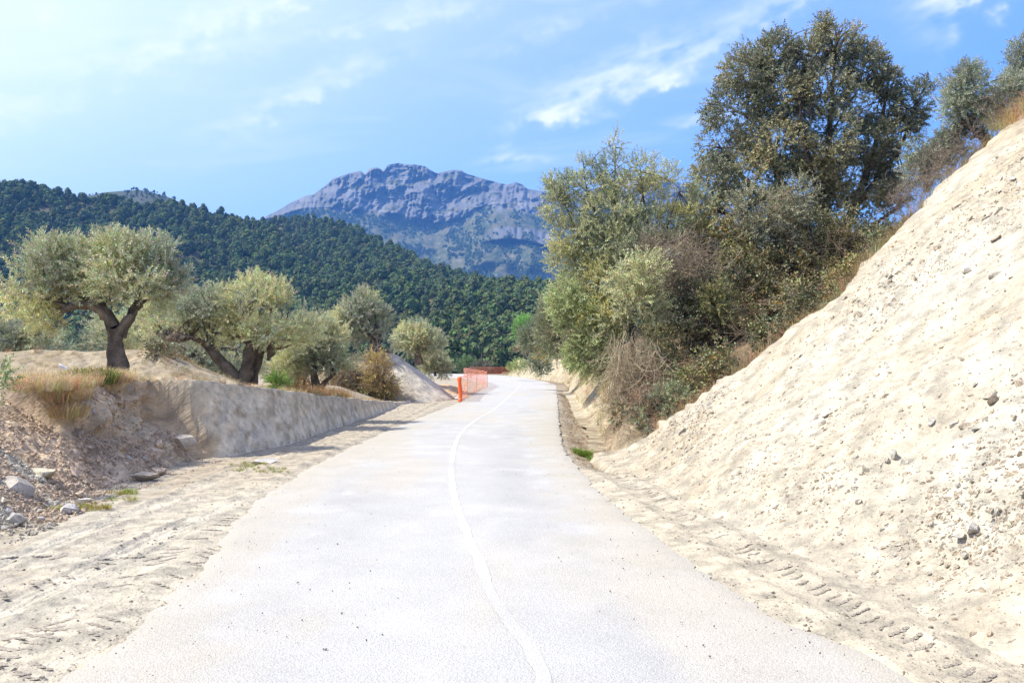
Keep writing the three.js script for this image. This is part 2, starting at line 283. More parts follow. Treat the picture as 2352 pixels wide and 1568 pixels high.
{
  const ss = []; for (let s = -0.45; s < 9.2; s += 0.034 + 0.002 * Math.max(0, s)) ss.push(s); for (let s = 9.6; s < 26; s *= 1.08) ss.push(s);
  const ts = []; for (let t = 0; t <= 1; ) { ts.push(t); const z = lerp(3.5, -15, t); t += (z > -2.2 ? 0.25 : z > -6 ? 0.022 : 0.03) / 18.5; } ts.push(1);
  const wrap = 10;
  const g = grid(ss.length - 1, ts.length - 1 + wrap, (p, q, i, j) => {
    const s = ss[i], e = endZ(Math.max(0, s)) + 0.35 * fbm(s * 1.6, 5, 3, 171);
    const t = ts[Math.min(j, ts.length - 1)], z = lerp(3.5, e, t), P = slopeAt(s, z), k = Math.max(0, j - ts.length + 1) / wrap;
    if (k > 0) { const drop = Math.min(1.5, P.y + 0.2) * k * k; P.z -= 1.1 * Math.sqrt(k) + 0.06 * n2(s * 4, j, 4); P.y -= drop; P.x += 0.9 * k * k + 0.05 * n2(s * 5, j * 0.7, 9); }
    let c = mixc(C.cream, C.white, clamp(0.5 + 1.1 * fbm(s * 0.5, z * 0.45, 4, 181)));
    c = mixc(c, C.pale, 0.6 * sstep(1.6, 0.2, s + 0.5 * fbm(s, z, 3, 3)));
    c = mixc(c, [0.43, 0.36, 0.27], 0.35 * sstep(0.15, 0.6, fbm(s * 1.1 + z * 0.3, z * 0.9, 4, 191)));
    c = mixc(c, [0.40, 0.33, 0.25], 0.7 * sstep(3.2, 6, s - 1.2 + fbm(s, z, 3, 193) * 1.2) * sstep(5.9, 8, s + 0.8 * fbm(s * 2, z * 2, 3, 7)));
    const streak = n2(z * 6 + s * 0.9, s * 0.4, 121); c = mixc(c, [0.35, 0.28, 0.2], 0.5 * clamp(-streak * 1.2) * sstep(7.5, 12.5, -z) * sstep(4.5, 1.5, s));
        if (P.y > CREST - 0.5) c = mixc(c, [0.27, 0.2, 0.12], sstep(CREST - 0.5, CREST + 0.1, P.y + 0.4 * n2(s * 3, z * 3)));
    const f = scale3(c, 0.70);
    return [P.x, P.y, P.z, ...f, s * 1.28, z];
  });
  const m = part('earth_face', g, dirtMat, embankment);
}

// ---------------------------------------------------------------- the bank beyond, under the trees
const bankFoot = smoothPath([[1.66, -14.8], [1.75, -16.2], [2.0, -20], [2.2, -25.3], [3.0, -45], [3.75, -62], [3.9, -72], [2.8, -86], [0.6, -108], [-0.7, -122], [0.8, -132], [8, -142], [20, -150]], 420);
function bankH(o, d) {
  const top = table([[14.8, 0.0], [15.6, 0.25], [18.5, 0.85], [21, 1.05], [30, 1.15], [45, 1.5], [70, 2.2], [100, 2.0], [160, 2.2]])(d);
  const w = 0.62 * top + 0.15, f = clamp(o / w), face = top * (f < 1 ? Math.pow(f, 1.25) : 1);
  const inn = sstep(15.0, 17.6, d);
  return (face + Math.max(0, o - w) * lerp(0.46, 0.04, sstep(52, 80, d)) * sstep(6, 0, Math.max(0, o - 16) / 3)) * lerp(0.6, 1, inn) - 0.05 - 0.5 * (1 - inn);
}
{
  const os = [-0.3, 0]; for (let o = 0.05; o < 3; o += 0.06) os.push(o); for (let o = 3.2; o < 34; o *= 1.09) os.push(o);
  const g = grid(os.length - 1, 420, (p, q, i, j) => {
    const a = bankFoot[j], b = bankFoot[Math.min(420, j + 1)], c0 = bankFoot[Math.max(0, j - 1)], t = V(b.x - c0.x, 0, b.z - c0.z).normalize();
    const o = os[i], d = Math.hypot(a.z, a.x), nx = -t.z, nz = t.x;
    const flute = n2(j * 0.55, o * 0.7, 201) + 0.6 * n2(j * 1.2, o * 1.1, 202), on = sstep(0, 0.3, o) * sstep(3.4, 1.6, o);
    const oo = o + 0.12 * fbm(j * 0.12, 4, 3, 219) + 0.13 * flute * on + 0.35 * fbm(j * 0.07, 2, 3, 203) * sstep(0, 0.5, o);
    const x = a.x + nx * oo, z = a.z + nz * oo, y = bankH(Math.max(o, 0) * 1 + Math.min(o, 0), d) + 0.10 * fbm(x * 0.9, z * 0.9, 4, 207) * sstep(0, 1, o) + 0.02 * fbm(x * 8, z * 8, 2, 209);
    let c = mixc([0.43, 0.36, 0.265], [0.50, 0.44, 0.35], clamp(0.5 + flute));
    c = mixc(c, [0.33, 0.235, 0.15], sstep(0.1, 0.7, fbm(j * 0.3, o * 1.6, 4, 211)) * 0.8);
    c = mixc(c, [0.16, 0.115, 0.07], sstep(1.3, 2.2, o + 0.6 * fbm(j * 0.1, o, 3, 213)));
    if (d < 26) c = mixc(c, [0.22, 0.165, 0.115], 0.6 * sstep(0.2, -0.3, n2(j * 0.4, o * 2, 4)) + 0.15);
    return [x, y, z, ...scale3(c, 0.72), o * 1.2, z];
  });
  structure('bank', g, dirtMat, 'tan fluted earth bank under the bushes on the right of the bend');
}

// ---------------------------------------------------------------- the left-hand bank: talus, slumped corner, smooth dug face, olive terrace
const topL = table([[2, 1.2], [8, 1.25], [11, 1.22], [14.5, 1.28], [20, 0.87], [27, 0.45], [33.3, 0.1], [38, 0.05]]);
function cone(x, z, cx, cz, h, k) { return Math.max(0, h - k * Math.hypot(x - cx, z - cz)); }
function terraceH(x, z, o, d) {
  let y = topL(d) + Math.min(1.0, Math.max(0, o - 1.2) * 0.045) + 0.05 * fbm(x * 0.8, z * 0.8, 4, 231);
  y = Math.max(y, 0.88 + 0.99 - 0.42 * Math.hypot(x + 7.5, z + 18.6) + 0.03 * fbm(x * 4, z * 4, 3, 5));
  y = Math.max(y, 1.92 - 0.5 * Math.abs(z + 24.5 + 0.06 * (x + 10)) - 2.2 * sstep(-9.8, -8.2, x) + 0.06 * fbm(x, 3, 3, 8));
  return y;
}
const TALUS = 0.70;
let bankSurface;
{
  const ds = []; for (let d = -1; d < 6.5; d += 0.5) ds.push(d); for (let d = 6.5; d < 15.4; d += 0.035) ds.push(d); for (let d = 15.4; d < 38; d *= 1.0045) ds.push(d);
  const os = []; for (let o = -0.35; o < 2.4; o += 0.022) os.push(o); for (let o = 2.4; o < 5; o += 0.05) os.push(o); for (let o = 5; o < 42; o *= 1.035) os.push(o);
  const faceAt = (o, d) => {
    const T = topL(d);
    const tal = sstep(12.5, 11.6, d + 0.35 * n2(o * 1.3, d, 4)), smooth = sstep(14.6, 14.78, d);
    // talus of rubble near us; slumped corner; straight face dug by a bucket
    const k0 = 0.66 * (1 + 0.2 * n2(d * 2, 3, 4)), yT = TALUS * Math.max(0, o), yS = o < 0.72 ? k0 * Math.max(0, o) : 0.72 * k0 + (o - 0.72) * 2.2, yF = 2.55 * Math.max(0, o);
    let y = lerp(lerp(yS, yF, smooth), yT, tal);
    return [y, T, tal, smooth];
  };
  const surf = (o, d) => {
    const z = -d, [y0, T, tal, smooth] = faceAt(o, d);
    const xr = footL(d) - o, Tt = terraceH(xr, z, o, d), on = sstep(-0.05, 0.25, o);
    let y = Math.min(y0, Tt);
    const face = y0 < Tt ? 1 : sstep(0.25, 0, (y0 - Tt));
    const rough = (1 - tal) * (1 - smooth);
    let nx = 0, ny = 0;                                             // relief pushed out of the face
    const l1 = fbm(d * 1.5, y * 2.1, 4, 241), ledge = ridged(d * 0.9 + y * 0.5, y * 2.6, 4, 243), lump = cell(d * 4.2, y * 5.5, 245), lump2 = cell(d * 10, y * 11, 247);
    const rr = 0.24 * l1 + 0.13 * ledge + sstep(0.5, 0.1, lump[0]) * 0.10 * lump[1] + sstep(0.5, 0.1, lump2[0]) * 0.04 * lump2[1] + 0.05 * fbm(d * 6, y * 7, 3, 249);
    const grv = 0.012 * n2(d * 7 + y * 2.5, y * 1.2, 251) + 0.006 * n2(d * 18 + y * 6, y * 2, 252) + 0.03 * fbm(d * 0.7, y, 3, 253);
    const tc = cell(d * 5.5, o * 5.5, 255), tc2 = cell(d * 12, o * 12, 256), tr = 0.08 * fbm(d * 1.1, o * 1.1, 4, 257) + sstep(0.6, 0.1, tc[0]) * 0.05 * tc[1] + sstep(0.6, 0.1, tc2[0]) * 0.02 * tc2[1];
    nx = face * on * (rough * rr * 0.9 + smooth * grv); ny = face * on * (tal * tr + rough * rr * 0.25);
    ny += (1 - face) * 0.03 * fbm(xr * 3, z * 3, 3, 261);
    const x = xr + nx, toe = sstep(0.1, -0.3, o) * 0.12;
    y += ny - toe;
    return { x, y, z, T, tal, smooth, face, rough, l1, ledge, tc, xr, o, d };
  };
  bankSurface = surf;
  const g = grid(os.length - 1, ds.length - 1, (p, q, i, j) => {
    const o = os[i], d = ds[j], { x, y, z, T, tal, smooth, face, l1, ledge, tc, xr } = surf(o, d);
    let c;
    const pink = sstep(-0.3, 0.4, fbm(d * 0.9, o * 0.7, 3, 271) + (d - 9.7) * 0.45);
    const cT = mixc(mixc([0.46, 0.435, 0.375], [0.46, 0.345, 0.25], pink), C.pale, 0.3 * tc[1]);
    const cR = mixc(mixc([0.39, 0.295, 0.205], [0.48, 0.385, 0.28], clamp(0.5 + 1.2 * fbm(d * 2.2 + 7, y * 2.7, 4, 283))), [0.30, 0.23, 0.165], sstep(0.1, 0.6, fbm(d * 2.6, y * 3.1, 4, 279)));
    const chalk = fbm(d * 2 + y, y * 5 - d * 0.8, 4, 277);
    const cF = mixc(mixc([0.49, 0.415, 0.32], [0.56, 0.505, 0.425], sstep(0.1, -0.55, y / Math.max(T, 0.2) - 0.7 + chalk * 0.6)), [0.36, 0.28, 0.19], 0.75 * sstep(0.05, 0.5, fbm(d * 5 + y * 5, y * 7 - d * 3, 4, 281)));
    c = mixc(mixc(cR, cF, smooth), cT, tal);
    c = mixc(c, mixc([0.30, 0.24, 0.17], [0.35, 0.30, 0.235], clamp(0.5 + fbm(xr * 1.7, z * 1.7, 4, 289))), (1 - face) * 0.9);
    if (d > 24 && face < 0.5) c = mixc(c, [0.25, 0.2, 0.12], 0.4);
    const m = terraceH(xr, z, o, d) - topL(d) > 0.25 ? 0.7 : 0; c = mixc(c, mixc([0.26, 0.22, 0.17], [0.20, 0.155, 0.10], sstep(-0.1, 0.5, fbm(xr * 2, z * 2, 4, 287))), m);
    return [x, y, z, ...scale3(c, 1.0), o * 1.1 + y * 0.9, z];
  });
  structure('bank', g, dirtMat, 'grey-brown cut earth bank left of the road with the olive terrace on top');
}
function terraceY(x, z) { const d = -z, o = footL(d) - x; return terraceH(x, z, Math.max(0, o), d); }

// ---------------------------------------------------------------- the big bare mound past the bank
{
  const cx = -5.0, cz = -38.2;
  const g = grid(120, 90, (p, q) => {
    const x = lerp(-10.5, -1.6, p), z = lerp(-34.2, -44, q);
    const dx = x > cx ? (x - cx) / 2.55 : Math.max(0, (cx - x) - 1.4) / 5.5, dz = z > cz ? (z - cz) / 3.0 : (cz - z) / 5;
    const r = Math.hypot(dx, dz);
    let y = 1.95 * clamp(1.02 - r) + 0.10 * fbm(x * 1.1, z * 1.1, 4, 301) * sstep(1.1, 0.8, r) + 0.04 * ridged(x * 3, z * 3, 3, 305) * sstep(1, 0.8, r) - 0.06 * sstep(0.95, 1.1, r);
    let c = mixc([0.42, 0.385, 0.34], [0.36, 0.30, 0.235], clamp(0.5 + fbm(x * 1.4, z * 1.4, 4, 311)));
    c = mixc(c, [0.28, 0.22, 0.15], sstep(0.3, 0.7, fbm(x * 2, z * 2, 3, 317) + 0.3 * sstep(-5, -6.4, x)));
    return [x, y, z, ...scale3(c, 1)];
  });
  structure('earth_mound', g, dirtMat, 'bare grey earth mound between the olive trees and the orange netting');
}

// ---------------------------------------------------------------- wooded hills and the rock mountain
const woodFloor = new THREE.MeshPhysicalMaterial({ name: 'hill_soil', vertexColors: true, roughness: 1, specularIntensity: 0.1 });
const hills = [];
function hillSheet(u0, u1, nu, nv, near, farD, vBase, ridge, amp, col, label, over = 0.35) {
  const at = (u, t) => {
    const d0 = near(u), d1 = farD(u), tt = Math.min(1, t), d = lerp(d0, d1, t);
    let v = lerp(vBase(u), ridge(u), Math.pow(tt, 0.92));
    let x = (u - CU) / FOCAL * d, y = EYE - (v - CV) / FOCAL * d;
    const g = amp * (fbm(x / 70, d / 70, 4, 401) + 0.5 * ridged(x / 40 + d / 160, d / 120, 3, 405));
    y += g * Math.sin(Math.PI * Math.min(1, tt)) ;
    if (t > 1) y = EYE - (ridge(u) - CV) / FOCAL * d1 - (t - 1) ** 1.3 * (d1 - d0) * 0.5;
    return V(x, y, -d);
  };
  const g = grid(nu, nv, (p, q) => { const u = lerp(u0, u1, p), t = q * (1 + over) - 0.02, P = at(u, Math.max(0, t)); if (t < 0) P.y -= 12; return [P.x, P.y, P.z, ...col(P, u, t)]; });
  structure('hill', g, woodFloor, label);
  hills.push(at);
  return at;
}
const floorCol = (P) => { const a = 0.5 + 0.5 * fbm(P.x / 22, P.z / 22, 4, 411); return mixc([0.05, 0.055, 0.028], [0.15, 0.12, 0.075], a * a); };
const ridgeA = table([[-500, 350], [-250, 385], [-100, 415], [0, 430], [60, 438], [110, 448], [200, 464], [280, 472], [330, 482], [390, 480], [440, 486], [480, 498], [520, 508], [560, 514], [600, 530], [640, 552], [690, 610], [760, 690], [820, 760]]);
const ridgeB = table([[380, 575], [480, 535], [560, 518], [620, 514], [700, 508], [760, 516], [800, 528], [850, 552], [900, 574], [960, 604], [1050, 644], [1150, 670], [1250, 704], [1400, 745], [1600, 800]]);
const hillB = hillSheet(380, 1600, 150, 80, table([[380, 420], [800, 300], [1250, 260], [1600, 240]]), table([[380, 760], [700, 740], [960, 600], [1250, 430], [1600, 360]]), table([[380, 760], [900, 745], [1250, 740], [1600, 800]]), ridgeB, 7, floorCol, 'right-hand pine-covered hill sloping down to the valley behind the road');
const hillA = hillSheet(-500, 820, 150, 80, table([[-500, 210], [0, 230], [500, 270], [820, 330]]), table([[-500, 600], [0, 600], [500, 640], [640, 560], [820, 420]]), table([[-500, 840], [0, 830], [500, 800], [820, 790]]), ridgeA, 8, floorCol, 'left-hand pine-covered hill rising out of the frame behind the olive trees');
const valley = hillSheet(560, 1500, 80, 40, table([[560, 170], [1500, 165]]), table([[560, 320], [1000, 275], [1500, 255]]), table([[560, 885], [1050, 868], [1500, 860]]), table([[560, 770], [900, 742], [1250, 735], [1500, 760]]), 1.2, (P, u, t) => mixc([0.05, 0.055, 0.028], [0.19, 0.15, 0.11], sstep(0.86, 0.96, t + 0.08 * n2(P.x / 9, P.z / 9, 3)) * 0.8), 'terraced valley side with pines below the hill', 0.08);
const farHill = hillSheet(120, 560, 60, 30, () => 900, () => 1150, () => 560, table([[120, 470], [180, 452], [235, 440], [280, 436], [320, 434], [350, 440], [385, 450], [430, 470], [480, 492], [560, 520]]), 8, (P) => { const a = 0.5 + 0.5 * fbm(P.x / 18, P.z / 18, 4, 421); return mixc([0.045, 0.058, 0.034], [0.09, 0.085, 0.055], a); }, 'distant scrub-covered hilltop behind the left-hand pine hill');

const rockMat = new THREE.MeshPhysicalMaterial({ name: 'mountain_rock', vertexColors: true, roughness: 1, specularIntensity: 0.1 });
const ridgeM = table([[400, 640], [520, 560], [560, 530], [600, 502], [640, 482], [668, 465], [700, 450], [720, 446], [745, 428], [765, 410], [790, 402], [800, 398], [828, 392], [838, 400], [850, 386], [868, 384], [880, 392], [892, 378], [915, 374], [930, 377], [955, 378], [975, 381], [988, 390], [1003, 398], [1020, 394], [1040, 390], [1060, 391], [1072, 399], [1110, 410], [1150, 421], [1165, 424], [1185, 418], [1200, 424], [1212, 434], [1240, 438], [1300, 446], [1380, 430], [1440, 408], [1500, 402], [1540, 408], [1620, 450], [1760, 520], [2000, 620], [2400, 700]]);
const footM = table([[400, 640], [600, 505], [700, 478], [760, 478], [830, 486], [900, 492], [960, 505], [1000, 515], [1060, 505], [1090, 480], [1140, 470], [1190, 480], [1240, 500], [1300, 505], [1500, 480], [2400, 720]]);
function mountainAt(u, t) {                                         // t 0..1 scree and scrub, 1..2 cliff, beyond: the back
  const lower = Math.min(1, t), cl = clamp(t - 1), rv = ridgeM(u), fv = Math.max(rv + 3, footM(u)), d0 = 1350, d1 = 2250, d2 = 2420;
  let d = t < 1 ? lerp(d0, d1, lower) : lerp(d1, d2, cl), v = t < 1 ? lerp(735, fv, Math.pow(lower, 1.15)) : lerp(fv, rv, cl);
  const U = u / 2352 * 60, gully = ridged(u / 62 + lower * 0.9, lower * 2.2, 4, 501), hump = fbm(u / 150, lower * 3, 4, 505);
  v += (gully * -9 + hump * -16) * Math.sin(Math.PI * lower) * (t < 1 ? 1 : 0);
  d += 140 * fbm(u / 120, lower * 3.3, 3, 509) * Math.sin(Math.PI * lower);
  if (t > 0.9) {                                                     // vertical fluting, slanting ledges
    const w = sstep(0.92, 1.06, t) * (1 - sstep(1.96, 2.0, t) * 0.6), k = u + (v - 400) * 0.15;
    const kw = k + 16 * fbm(u / 34, v / 26, 3, 513), amp = 0.35 + 0.65 * sstep(-0.4, 0.5, fbm(u / 80, v / 60, 2, 515)), flute = amp * ridged(kw / 24, v / 70 + kw / 200, 4, 511), ledge = ridged(k / 95 + v / 60, v / 75 - k / 170, 3, 517), crack = ridged(k / 9, v / 45, 3, 519);
    d -= w * (40 * flute + 38 * ledge + 22 * crack + 9 * ridged(k / 4, v / 14, 3, 521) + 60 * fbm(k / 70, v / 50, 4, 523));
  }
  // the small cliff half-way up on the right
  const dome = 546 + 0.09 * (u - 1190), q = sstep(1090, 1150, u) * sstep(1500, 1290, u);
  if (q > 0 && t < 1) { const e = v - (dome - 24 * Math.cos((u - 1190) / 75)); const band = q * sstep(-4, 2, e) * sstep(36, 28, e); d -= q * 70 * sstep(34, 26, e) * (e < 34 ? 1 : 0) * sstep(-60, 0, e); d -= band * 22 * ridged(u / 7, v / 60, 3, 531); }
  let y = EYE - (v - CV) / FOCAL * d, x = (u - CU) / FOCAL * d;
  if (t > 2) { y -= (t - 2) * 260; d += (t - 2) * 500; }
  return V(x, y, -d);
}
{
  const g = grid(620, 330, (p, q) => {
    const u = lerp(420, 2300, Math.pow(p, 1.35)), tt = q * 2.12, t = tt < 0.9 ? tt / 0.9 : tt < 1.98 ? 1 + (tt - 0.9) / 1.08 : 2 + (tt - 1.98) * 4;
    const P = mountainAt(u, t), k = clamp(t - 1), v = CV - (P.y - EYE) / -P.z * FOCAL;
    const rockN = fbm(u / 30, v / 24, 5, 541), vein = ridged(u / 16 + v / 60, v / 70, 4, 545);
    let rock = mixc([0.105, 0.105, 0.105], [0.165, 0.162, 0.155], clamp(0.5 + rockN)); rock = mixc(rock, [0.09, 0.085, 0.08], clamp(0.25 - vein) * 1.0);
    rock = mixc(rock, [0.25, 0.185, 0.13], 0.6 * sstep(0.25, 0.6, fbm(u / 14, v / 30, 4, 549)));
    const sc = fbm(u / 30, v / 15, 3, 551) * 0.6 + fbm(u / 7, v / 4, 4, 553) * 0.8; let scrub = mixc([0.045, 0.06, 0.024], [0.135, 0.118, 0.06], clamp(0.38 + sc));
    scrub = mixc(scrub, [0.15, 0.145, 0.14], 0.8 * sstep(0.36, 0.5, fbm(u / 7, v / 5, 4, 557)));
    const ledgeGreen = sstep(0.12, 0.45, fbm(u / 36 + v / 20, v / 14 - u / 60, 4, 561)) * 0.9;
    const q2 = sstep(1100, 1150, u) * sstep(1500, 1290, u), e = v - (546 + 0.09 * (u - 1190) - 24 * Math.cos((u - 1190) / 75));
    let bare = sstep(-0.05, 0.05, t - 1 + 0.10 * rockN); bare = Math.max(bare, q2 * sstep(-3, 3, e) * sstep(33, 27, e));
    const c = mixc(scrub, mixc(rock, scrub, ledgeGreen * bare * (k < 0.97 ? 1 : 0.3)), bare);
    return [P.x, P.y, P.z, ...c];
  });
  structure('mountain', g, rockMat, 'bluish limestone mountain with fluted cliffs in the distance');
}
// ================================================================ STONES
const stoneMat = new THREE.MeshPhysicalMaterial({ name: 'limestone', map: grain, bumpMap: grainBump, bumpScale: 0.008, vertexColors: true, roughness: 0.95, specularIntensity: 0.25, flatShading: true });
function stoneGeo(seed, flat = 0.7, pts = 13) {
  const r = rng(seed), P = [];
  for (let i = 0; i < pts; i++) { const a = r() * 6.283, c = r() * 2 - 1, s = Math.sqrt(1 - c * c), k = 0.82 + 0.3 * r(); P.push(V(Math.cos(a) * s * k, c * flat * k, Math.sin(a) * s * k * (0.75 + 0.2 * r()))); }
  let g = new ConvexGeometry(P); g = g.toNonIndexed ? (g.index ? g.toNonIndexed() : g) : g;
  const p = g.attributes.position, n = p.count, uv = new Float32Array(n * 2), col = new Float32Array(n * 3);
  for (let i = 0; i < n; i++) { uv[i * 2] = p.getX(i) * 0.3 + p.getY(i) * 0.2; uv[i * 2 + 1] = p.getZ(i) * 0.3 + p.getY(i) * 0.1; col[i * 3] = col[i * 3 + 1] = col[i * 3 + 2] = GK; }
  g.setAttribute('uv', new THREE.BufferAttribute(uv, 2)); g.setAttribute('color', new THREE.BufferAttribute(col, 3)); g.computeVertexNormals();
  return g;
}
function tinted(geo, c) { const g = geo.clone(), a = new Float32Array(g.attributes.position.count * 3); for (let i = 0; i < a.length; i++) a[i] = c[i % 3] * GK; g.setAttribute('color', new THREE.BufferAttribute(a, 3)); return g; }
const stoneShapes = [11, 12, 13, 14, 15, 16].map((s, i) => stoneGeo(s, [0.7, 0.45, 0.85, 0.55, 0.35, 0.65][i], 12 + i));
const stoneTones = [[0.41, 0.365, 0.295], [0.40, 0.34, 0.26], [0.44, 0.41, 0.35], [0.385, 0.32, 0.24]];
const stoneVariants = stoneShapes.flatMap((g) => stoneTones.map((c) => tinted(g, c)));
const toRed = stoneShapes.map((g, i) => tinted(g, [[0.54, 0.415, 0.30], [0.54, 0.44, 0.33], [0.56, 0.43, 0.315]][i % 3]));
const toGrey = stoneShapes.map((g, i) => tinted(g, [[0.50, 0.455, 0.375], [0.48, 0.425, 0.335], [0.53, 0.485, 0.405]][i % 3]));
function settle(m, P, N, size, r, stretch = 1) {
  const q = new THREE.Quaternion().setFromUnitVectors(V(0, 1, 0), N), q2 = new THREE.Quaternion().setFromEuler(new THREE.Euler((r() - 0.5) * 0.9, r() * 6.283, (r() - 0.5) * 0.9));
  m.compose(P, q.multiply(q2), V(size * (0.8 + 0.5 * r()) * stretch, size * (0.7 + 0.5 * r()), size * (0.8 + 0.4 * r())));
  return m;
}
function scatter(name, geos, mat, list, parent) {                   // many loose pieces nobody could count: joined as stuff
  geos.forEach((g, k) => {
    const mine = list.filter((_, i) => i % geos.length === k); if (!mine.length) return;
    const im = new THREE.InstancedMesh(g, mat, mine.length); im.name = name; im.userData.kind = 'stuff'; im.castShadow = im.receiveShadow = true;
    mine.forEach((e, i) => { im.setMatrixAt(i, e.m); if (e.c) im.setColorAt(i, e.c); });
    parent.add(im);
  });
}
const tmpM = new THREE.Matrix4(), grey = (k, w = 0) => new THREE.Color().setRGB(k * (1 + w), k, k * (1 - w));
{
  const r = rng(4101), small = [], big = [], nrm = V(-0.625, 0.78, 0).normalize();
  for (let i = 0; i < 90000 && small.length < 26000; i++) {
    const s = r() * r() * 9 + r() * 1.2 - 0.3, z = -3.2 - 12 * Math.pow(r(), 1.25);
    if (z < endZ(Math.max(0, s)) + 0.15) continue;
    const k = rubble(s, z); if (r() > k * 0.9 + 0.06) continue;
    const P = slopeAt(s, z); if (P.y > CREST - 0.2) continue;
    const size = 0.007 + 0.030 * Math.pow(r(), 3.2) + 0.007 * r();
    P.addScaledVector(nrm, -size * 0.3);
    small.push({ m: settle(new THREE.Matrix4(), P, nrm, size, r, 1.35), c: grey(1.0 + 0.22 * r(), 0.05 * (r() - 0.2)) });
  }
  scatter('gravel', stoneVariants.slice(0, 12), stoneMat, small, embankment);
  for (let i = 0; i < 30000 && big.length < 290; i++) {              // the stones one can pick out, each its own piece
    const s = 0.1 + r() * 7.5, z = -3.4 - 10.4 * r();
    if (z < endZ(s) + 0.3) continue;
    const cl = sstep(0.05, 0.5, fbm(s * 0.8 + z * 0.3, z * 0.8, 3, 601)) + 0.08; if (r() > cl * rubble(s, z)) continue;
    const P = slopeAt(s, z), size = (0.024 + 0.036 * Math.pow(r(), 2.2)) * (1 + 0.35 * sstep(2, 5, s)); if (P.y > CREST - 0.6) continue;
    P.addScaledVector(nrm, -size * 0.05);
    big.push([P, size]);
  }
  // a broken ledge of slabs and the lumps one notices first, by where they lie on the face
  const spots = [[1990, 1075, .09], [2010, 1065, .08], [2030, 1055, .07], [1975, 1085, .07], [2045, 1045, .08], [2060, 1062, .06], [2205, 975, .10], [2175, 970, .08], [2235, 980, .07], [2130, 965, .08], [2270, 915, .11], [2265, 905, .09], [2230, 880, .06], [1905, 950, .09], [1890, 970, .08], [1880, 955, .06], [2330, 880, .10], [2320, 870, .08], [2290, 545, .14], [2275, 555, .10], [2180, 1250, .05], [2170, 1300, .04], [2150, 1295, .05], [2135, 1290, .045], [2190, 1270, .05], [2085, 1290, .04], [1995, 1310, .05], [1990, 1315, .04], [2330, 1070, .06], [2300, 1080, .05]];
  for (const [u, v, size] of spots) {
    let best = null; for (let d = 3.5; d < 15; d += 0.02) { const P = bearing(u, v, d), s = P.x - footR(d), Q = slopeAt(s, -d); if (Q.y > P.y - 0.02 && s > -0.2) { best = Q; break; } }
    if (best) big.push([best.addScaledVector(nrm, size * 0.02), size * 0.62]);
  }
  const r2 = rng(77);
  for (const [P, size] of big.slice(-295)) { const m = part('stone', stoneVariants[Math.floor(r2() * stoneVariants.length)], stoneMat, embankment); settle(tmpM, P, nrm, size, r2, 1.35); tmpM.decompose(m.position, m.quaternion, m.scale); }
}
// rubble of the left-hand talus and the slumped corner
const leftBank = scene.children.find((c) => c.name === 'bank_001');
{
  const r = rng(5202), red = [], gr = [], up = V(0.5, 0.8, 0.2).normalize();
  for (let i = 0; i < 60000 && red.length + gr.length < 11000; i++) {
    const d = 6.6 + r() * 7.6, o = -0.45 + 2.3 * Math.pow(r(), 1.2), x = footL(d) - o;
    const tal = sstep(12.9, 11.6, d); let y = TALUS * Math.max(0, o); if (y > topL(d) - 0.05) continue;
    if (tal < 0.5) { if (o > 0.75) continue; y = 0.66 * Math.max(0, o); }
    if (r() > 0.35 + 0.65 * sstep(-0.4, 0.4, fbm(d * 1.2, o * 1.2, 3, 611)) || (o < -0.15 && r() > 0.35)) continue;
    const size = 0.010 + 0.022 * Math.pow(r(), 2.6), e = { m: settle(new THREE.Matrix4(), V(x + 0.03, y + 0.08 * fbm(d * 1.1, o * 1.1, 4, 257) + 0.015 + size * 0.2, -d), up, size, r), c: grey(0.8 + 0.35 * r(), 0.06 * (r() - 0.4)) };
    (fbm(d * 0.9, o * 0.7, 3, 271) + (d - 9.7) * 0.45 > 0 ? red : gr).push(e);
  }
  scatter('rubble', toRed, stoneMat, red, leftBank); scatter('rubble', toGrey, stoneMat, gr, leftBank);
  const lumps = []; let guard = 0;
  while (lumps.length < 90 && guard++ < 5000) { const d = 7.5 + r() * 5.6, o = -0.15 + 1.5 * r(), tal = d < 12; let y = TALUS * Math.max(0, o); if (y > topL(d) - 0.1 || (!tal && o > 0.6)) continue; lumps.push([V(footL(d) - o, y + 0.04, -d), 0.03 + 0.045 * Math.pow(r(), 2), tal && d < 9.7 ? toGrey : toRed]); }
  for (const [P, size, kind] of lumps) { const m = part('stone', kind[Math.floor(r() * 6)], stoneMat, leftBank); settle(tmpM, P, up, size, r, 1.2); tmpM.decompose(m.position, m.quaternion, m.scale); }
}
